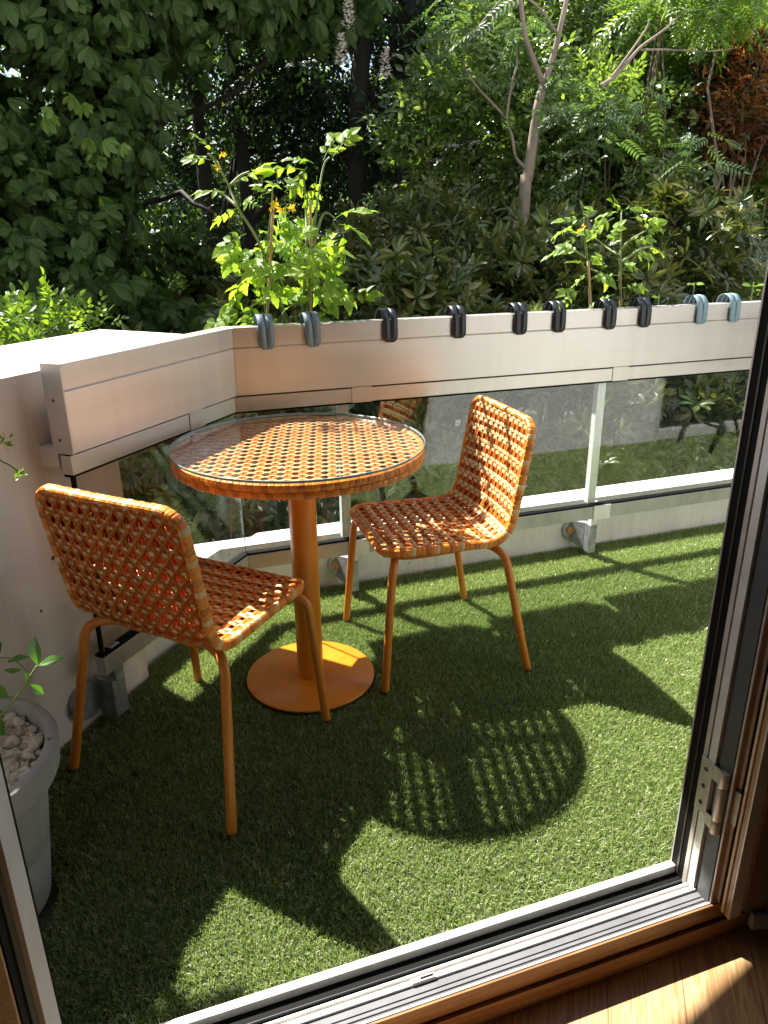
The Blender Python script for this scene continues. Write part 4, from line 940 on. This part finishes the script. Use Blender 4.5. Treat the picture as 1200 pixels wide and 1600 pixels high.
# ------------------------------------------------------------------ planters, hanger straps, tomatoes
hook_px = [(415, 'strap_blue'), (488, 'strap_blue'), (610, 'strap_dark'), (718, 'strap_dark'), (815, 'strap_dark'), (876, 'strap_dark'), (956, 'strap_dark'), (1011, 'strap_dark'), (1100, 'strap_pale'), (1152, 'strap_pale')]
hook_lab = ['blue grey hanger strap nearest the corner of the handrail', 'second blue grey hanger strap, below the bamboo stakes', 'black hanger strap just right of the staked tomato plant, left of four close ones',
            'lone black hanger strap above the top of the right chair', 'black hanger strap left of the tuft of thin grass', 'black hanger strap right of the tuft of thin grass',
            'black hanger strap under the left small tomato plant', 'black hanger strap right of the small tomato plants', 'pale blue hanger strap with bare planter behind it, left of its twin', 'rightmost pale blue hanger strap beside a broad leaf']
def hook_mesh(mat):
    V, F = [], []
    prof_ = bez([(2.400, .90), (2.400, .960), (2.399, .998), (2.389, 1.021), (2.366, 1.0315), (2.342, 1.026), (2.325, 1.006), (2.3205, .978), (2.3205, .950), (2.3205, .929)], 5)
    k = len(prof_); th = .0019; m = MB()
    tgp = np.gradient(prof_, axis=0); tgp /= np.linalg.norm(tgp, axis=1)[:, None]; nrm = np.stack([-tgp[:, 1], tgp[:, 0]], 1)
    frac = np.linspace(0, 1, k); hw_ = .0245 * np.where(frac > .9, np.sqrt(np.clip(1 - ((frac - .9) / .1) ** 2 * .75, 0, 1)), 1)
    gap = np.interp(frac, [0, .2, .45, .6, .84, .85, 1], [.0, .001, .0030, .0032, .0006, .0, .0])
    for sx in (-1, 1):
        rows = []
        for i in range(k):
            a = gap[i]; b = hw_[i]; y, z = prof_[i]; n_ = nrm[i] * th
            ridge = .0035 * (1 - min(1, abs(frac[i] - .5) * 1.6))
            rows += [(sx * a, y - n_[0] * (1 + ridge * 300 * 0), z - n_[1]), (sx * b, y - n_[0] * .3, z - n_[1] * .3), (sx * b, y + n_[0], z + n_[1]), (sx * (a + .45 * (b - a)), y + n_[0] * 1.15, z + n_[1] * 1.15), (sx * a, y + n_[0], z + n_[1])]
        Fs = []
        for i in range(k - 1):
            for j in range(5): Fs.append((5 * i + j, 5 * i + (j + 1) % 5, 5 * i + 5 + (j + 1) % 5, 5 * i + 5 + j))
        Fs += [(0, 1, 2, 3, 4), tuple(5 * (k - 1) + j for j in (4, 3, 2, 1, 0))]
        m.add(rows, Fs, 0, True)
    return m.mesh('hanger_strap', mat)
hm = {k: hook_mesh(M[k]) for k in ('strap_blue', 'strap_dark', 'strap_pale')}
HU = []
for (px_, mt), lab in zip(hook_px, hook_lab):
    u = at_n(px_, 505 - (px_ - 415) * .058, 2.322)[0]; HU.append(u)
    o = bpy.data.objects.new('hanger_strap', hm[mt]); COL.objects.link(o); o.location = (u, 0, 0); o.rotation_euler = (0, 0, 0)
    tag(o, lab, 'hanger strap', 'planter hanger straps over the handrail')
box_lab = ['blue grey planter box behind the handrail holding the staked tomato plant', 'black planter box behind the handrail, left of the grass tuft', 'black planter box behind the handrail holding a grass tuft', 'black planter box behind the handrail holding the small tomato plants', 'pale blue planter box behind the handrail at the right end']
for i in range(5):
    c = .5 * (HU[2 * i] + HU[2 * i + 1]); w = (.19, .21, .17, .17, .19)[i]; y0, y1, zt, zb = 2.402, 2.56, .965, .825
    t_ = thing('planter_box', (c, 2.48, zb), box_lab[i], 'planter', 'planter boxes hung behind the handrail')
    m = MB(); k = .012
    m.add([(c - w + .015, y0 + .01, zb), (c + w - .015, y0 + .01, zb), (c + w - .015, y1 - .02, zb), (c - w + .015, y1 - .02, zb), (c - w, y0, zt), (c + w, y0, zt), (c + w, y1, zt), (c - w, y1, zt),
           (c - w + k, y0 + k, zt), (c + w - k, y0 + k, zt), (c + w - k, y1 - k, zt), (c - w + k, y1 - k, zt), (c - w + k, y0 + k, zt - .03), (c + w - k, y0 + k, zt - .03), (c + w - k, y1 - k, zt - .03), (c - w + k, y1 - k, zt - .03)],
          [(3, 2, 1, 0), (0, 1, 5, 4), (1, 2, 6, 5), (2, 3, 7, 6), (3, 0, 4, 7), (4, 5, 9, 8), (5, 6, 10, 9), (6, 7, 11, 10), (7, 4, 8, 11), (8, 9, 13, 12), (9, 10, 14, 13), (10, 11, 15, 14), (11, 8, 12, 15)])
    m.obj('box', M['box_blue' if i in (0, 4) else 'box_dark'], t_, .004)
    m = MB(); m.add([(c - w + k, y0 + k, zt - .028), (c + w - k, y0 + k, zt - .028), (c + w - k, y1 - k, zt - .028), (c - w + k, y1 - k, zt - .028)], [(0, 1, 2, 3)]); m.obj('soil', M['soil'], t_)
def tomato(label, stems, leaves, flowers=(), jit=.05, lscale=1.0, n0=2.49):
    b = at_n(*stems[0][0], n0); t_ = thing('tomato_plant', (b[0], b[1], .94), label, 'tomato plant'); m = MB()
    for pl in stems:
        P_ = [at_n(x, y, n0 + .05 * math.sin(x * .05 + y * .03)) for x, y in pl]
        Pb = bez(P_, 6); m.tube(Pb, np.linspace(.0055, .0026, len(Pb)), 7)
    m.obj('stem', M['stem'], t_)
    P, F, U, S = [], [], [], []
    for x, y, ang, s in leaves:
        a = math.radians(ang); d = math.cos(a) * CX + math.sin(a) * CU + CF * rng.normal(0, .35)
        P.append(at_n(x, y, n0 + rng.normal(0, jit))); F.append(d); U.append(np.array([0, -.55, .8]) + rng.normal(0, .35, 3)); S.append(s * lscale)
    V, T = scatter(T_TOM, np.array(P), np.array(F), np.array(U), np.array(S)); link('leaves', npmesh('leaves', V, T, M['tomato']), t_)
    for x, y in flowers:
        c = at_n(x, y, n0 - .03); k = 7; V, T = scatter([leaf(.016, .007, ((.5, 1.0),), .2, .2)], c + rng.normal(0, .002, (k, 3)), rnd_dirs(k), rnd_dirs(k), np.ones(k)); link('flower', npmesh('flower', V, T, M['yellow']), t_)
    return t_
lv = []
for x, y, ang, s in ((330, 250, 165, .75), (335, 240, 120, .6), (365, 285, 30, .8), (350, 300, 170, .75), (382, 280, 40, .7), (372, 325, 190, .7), (400, 360, 20, .6), (385, 365, 200, .9), (370, 375, 250, .8),
                     (425, 295, 90, .75), (430, 305, 150, .6), (445, 300, 60, .7), (405, 322, 150, .6), (475, 265, 170, .95), (490, 255, 150, .8), (505, 250, 70, 1.0), (520, 245, 55, .9), (495, 275, 270, .8), (480, 260, 240, .7),
                     (500, 335, 200, .9), (525, 340, 40, .95), (530, 350, 10, .9), (535, 360, 290, .9), (520, 350, 250, .7), (490, 385, 0, .9), (480, 400, 20, .8), (470, 430, 330, 1.0), (510, 430, 280, 1.0), (525, 435, 300, .9),
                     (420, 395, 170, .9), (400, 430, 180, .9), (390, 450, 200, 1.0), (375, 460, 240, .9), (395, 470, 260, .9), (370, 490, 200, .9), (385, 490, 300, .8), (440, 370, 100, .7), (455, 380, 60, .8), (470, 360, 90, .7), (455, 350, 130, .7)):
    lv.append((x, y, ang, s))
for _ in range(44):
    x = rng.normal(452, 37); y = rng.uniform(375, 500); lv.append((x, y, rng.uniform(-60, 240), rng.uniform(.6, 1.0)))
tomato('tall leafy tomato plant tied to bamboo stakes with small yellow flowers', [[(452, 520), (420, 420), (400, 370), (372, 325), (355, 285), (335, 250), (325, 240)], [(455, 520), (420, 410), (424, 330), (426, 295)], [(470, 520), (478, 400), (478, 330), (474, 270)], [(475, 520), (488, 400), (494, 330), (505, 262), (515, 245)], [(462, 520), (430, 470), (400, 475), (375, 490)], [(488, 390), (505, 335), (525, 342)], [(370, 322), (350, 305), (335, 295)], [(360, 290), (375, 275), (390, 268)]],
       lv, [(347, 240), (425, 322), (430, 318), (436, 325), (441, 330), (456, 325), (459, 322), (338, 262)], .05, .77)
tomato('small tomato plant with one orange bud, left of a pair at the handrail', [[(925, 500), (920, 430), (915, 380), (912, 340)], [(917, 405), (895, 390), (880, 385)], [(918, 420), (935, 425)]],
       [(912, 342, 60, .7), (908, 345, 165, .8), (900, 350, 185, .8), (913, 370, 150, .6), (905, 368, 200, .8), (917, 375, 50, .7), (890, 388, 180, .9), (905, 395, 150, .7), (918, 410, 30, .8), (915, 412, 160, .7), (920, 425, 200, .9), (930, 425, 330, .8), (905, 455, 195, 1.0), (895, 460, 230, .7)], [(906, 361), (911, 355)], .03, .64)
tomato('small tomato plant with a bright crown, right of a pair at the handrail', [[(970, 500), (969, 430), (970, 370), (971, 330)], [(969, 400), (945, 385), (930, 372)], [(970, 390), (985, 375), (1010, 360)], [(970, 410), (1000, 390), (1020, 385)]],
       [(971, 332, 80, .9), (975, 328, 30, 1.0), (966, 332, 150, .9), (960, 340, 200, 1.0), (985, 340, 5, .9), (970, 345, 250, .8), (932, 375, 120, .7), (945, 380, 60, .8), (1005, 362, 30, .9), (985, 375, 10, .8), (990, 392, 0, 1.0), (1015, 386, 10, .9), (975, 418, 25, .9), (965, 430, 170, .8), (950, 425, 120, .8), (972, 450, 10, .8), (960, 460, 190, .8), (975, 475, 340, .7), (955, 470, 240, .6)], [], .03, .64)
def cane(px0, py0, px1, py1, n_, lab):
    m = MB(); P_ = np.linspace(at_n(px0, py0, n_), at_n(px1, py1, n_), 12); m.tube(P_, .0048 + .0007 * (np.arange(12) % 4 == 0), 9); o = m.obj('bamboo_stake', M['cane']); tag(o, lab, 'stake', 'bamboo stakes in the planters')
cane(486, 525, 485, 312, 2.475, 'bamboo stake at the right of the tall tomato plant')
cane(416, 525, 427, 322, 2.475, 'thin bamboo stake at the left of the tall tomato plant')
cane(924, 510, 919, 408, 2.475, 'short bamboo stake behind the left small tomato plant')
cane(971, 510, 968, 400, 2.475, 'short bamboo stake behind the right small tomato plant')
# grass tuft and seedlings
gt = thing('grass_tuft', (*at_n(838, 500, 2.48)[:2], .94), 'tuft of thin arching grass blades in a planter behind the handrail', 'plant')
V, T, n = [], [], 0
for i in range(34):
    b = at_n(838 + rng.normal(0, 8), 500, 2.48); a = rng.uniform(0, 2 * PI); l = rng.uniform(.06, .12); r = rng.uniform(.3, 1.0); w = np.array([-math.sin(a), math.cos(a), 0]) * .0012; pts = []
    for t__ in np.linspace(0, 1, 6): p = b + np.array([math.cos(a) * r * l * t__ ** 1.6, math.sin(a) * r * l * t__ ** 1.6, l * (t__ - .4 * r * t__ ** 2.5)]); pts += [p - w * (1 - t__ * .9), p + w * (1 - t__ * .9)]
    V += pts; T += [(n + 2 * j, n + 2 * j + 1, n + 2 * j + 3) for j in range(5)] + [(n + 2 * j, n + 2 * j + 3, n + 2 * j + 2) for j in range(5)]; n += 12
link('blades', npmesh('blades', V, T, M['lime']), gt)
def seedling(px_, py_, lab, k, s):
    b = at_n(px_, py_, 2.48); t_ = thing('seedling', (b[0], b[1], .94), lab, 'plant'); m = MB(); m.tube(bez([(b[0], b[1], .935), tuple(b - np.array([0, 0, .01])), tuple(b + np.array([0, 0, .02 * s]))], 4), .0022, 6); m.obj('stem', M['stem'], t_)
    a = rng.uniform(0, 2 * PI, k); O = np.stack([np.cos(a), np.sin(a), .3 + 0 * a], 1); V, T = scatter([leaf(.045, .032, ((.25, .8), (.55, 1.0), (.8, .7)), .2, -.2)], np.tile(b, (k, 1)) + O * .008, O, np.tile([0, -.5, .8], (k, 1)), rng.uniform(.7, 1.2, k) * s); link('leaves', npmesh('leaves', V, T, M['tomato']), t_)
seedling(1085, 446, 'tiny round leaved seedling left of the pale blue straps', 7, .55); seedling(1177, 448, 'broad leaved seedling beside the rightmost strap', 5, .9); seedling(1030, 466, 'low sprout just right of the last black strap', 5, .5)

# ------------------------------------------------------------------ pot, pebbles, pot plant
PC = np.array([-.419, 1.327]); ZR = .358; RR = .2065
pt_ = thing('plant_pot', (PC[0], PC[1], 0), 'large grey tapered plant pot with a thick rim in the bottom left', 'plant pot')
m = MB(); m.lathe([(0, .0), (.135, .0), (.140, .004), (.1565, .130), (.1545, .133), (.1545, .136), (.1575, .139), (.170, .24), (.172, .275), (.178, .284), (.198, .295), (.2025, .305), (RR, ZR - .006), (RR - .004, ZR), (RR - .020, ZR), (RR - .024, ZR - .005), (RR - .034, ZR - .09)], (PC[0], PC[1], .012), 72); m.obj('body', M['pot'], pt_)
m = MB(); m.lathe([(0, ZR - .05), (RR - .03, ZR - .05)], (PC[0], PC[1], .012), 40); m.obj('soil', M['soil'], pt_)
def pebbles():
    V, T, n = [], [], 0
    import bmesh
    bm = bmesh.new(); bmesh.ops.create_icosphere(bm, subdivisions=2, radius=1); bv = np.array([v.co[:] for v in bm.verts]); bt = np.array([[v.index for v in f.verts] for f in bm.faces]); bm.free()
    for lay in range(3):
        for i in range(420):
            r = (RR - .036) * math.sqrt(rng.random()); a = rng.uniform(0, 2 * PI); s = rng.uniform(.005, .0125) * np.array([1.25, 1, .75])
            q = bv * (1 + .30 * np.sin(bv @ rng.normal(0, 2.4, 3) + rng.uniform(0, 6))[:, None] + .12 * np.sin(bv @ rng.normal(0, 4, 3))[:, None]) * s
            e = rng.uniform(0, 2 * PI, 3); q = q @ rotm('Z', e[0]).T @ rotm('X', e[1] * .25).T
            V.append(q + (PC[0] + r * math.cos(a), PC[1] + r * math.sin(a), ZR + .012 - .048 + lay * .009 + rng.uniform(0, .008))); T.append(bt + n); n += len(bv)
    o = link('pebbles', npmesh('pebbles', np.concatenate(V), np.concatenate(T), M['pebble'], None, False)); tag(o, kind='stuff')
pebbles()
pp_ = thing('pot_plant', (PC[0], PC[1], .33), 'young pot plant with a few glossy bright green leaves rising from the grey pot', 'plant')
m = MB(); n_ = PC[1] - .02
def P2(x, y, d=0): return at_n(x, y, n_ + d)
root = np.array([PC[0] + .02, PC[1], .34])
m.tube(bez([root, P2(8, 1110), P2(28, 1085), P2(45, 1060), P2(58, 1040)], 6), np.linspace(.0032, .0018, 25), 7); m.tube(bez([P2(45, 1060), P2(38, 1045), P2(20, 1030), P2(0, 1028)], 5), .0014, 6); m.tube(bez([root + (-.03, .02, 0), P2(-30, 1050), P2(-60, 900, -.1), P2(-30, 720, -.15), P2(5, 722, -.15), P2(28, 736, -.15)], 6), .0013, 6)
m.tube(bez([root + (-.035, .02, 0), P2(-60, 1000), P2(-60, 800, -.1), P2(-20, 678, -.15), P2(5, 686, -.15)], 6), .0012, 6)
m.obj('stem', M['stem'], pp_)
PL = []; FL = []; UL = []; SL = []
def lf(x, y, x2, y2, up=(0, -.5, .8), d=0, d2=0):
    a = P2(x, y, d); b = P2(x2, y2, d2); PL.append(a); FL.append(b - a); UL.append(up); SL.append(np.linalg.norm(b - a))
lf(60, 1040, 50, 995, (-.5, -.8, .2)); lf(60, 1040, 100, 1025, (0, -.3, .9)); lf(45, 1070, 70, 1085, (0, -.6, .8)); lf(45, 1065, 40, 1050); lf(10, 1035, 45, 1024, (0, -.2, 1)); lf(5, 1046, 35, 1048, (0, .2, -1)); lf(-25, 1070, 15, 1090, (.3, -.8, .4)); lf(-20, 1030, 3, 1005, (.5, -.8, .2)); lf(-20, 1120, 10, 1150, (.5, -.7, .3)); lf(-15, 1110, 8, 1120); lf(-50, 1040, -20, 1000); lf(-60, 1080, -20, 1120)
m = MB(); ts = bez([root + np.array([-.06, .06, 0]), np.array([-.60, 1.60, .75]), np.array([-.64, 1.74, 1.10]), np.array([-.60, 1.80, 1.42])], 6); m.tube(ts, .0028, 6); m.obj('stem', M['stem'], pp_)
for _ in range(34):
    q = ts[rng.integers(9, len(ts))]; d = rnd_dirs(1)[0] * np.array([1, 1, .6]); PL.append(q + d * .03); FL.append(d); UL.append((0, 0, 1)); SL.append(rng.uniform(.06, .11))
lf1 = leaf(1.0, .48, ((.15, .45), (.4, .95), (.6, 1.0), (.82, .55)), .3, -.12)
V, T = scatter([lf1], np.array(PL), np.array(FL), np.array(UL, float), np.array(SL)); link('leaves', npmesh('leaves', V, T, M['gardenia']), pp_)
for cx_, cy_ in ((30, 738), (9, 691)):
    c = P2(cx_, cy_, -.15); k = 16; V, T = scatter([leaf(.010, .005, ((.5, 1.0),), .2, .1)], c + rng.normal(0, .004, (k, 3)), rnd_dirs(k), rnd_dirs(k), rng.uniform(.7, 1.2, k)); link('bud', npmesh('bud', V, T, M['lime']), pp_)
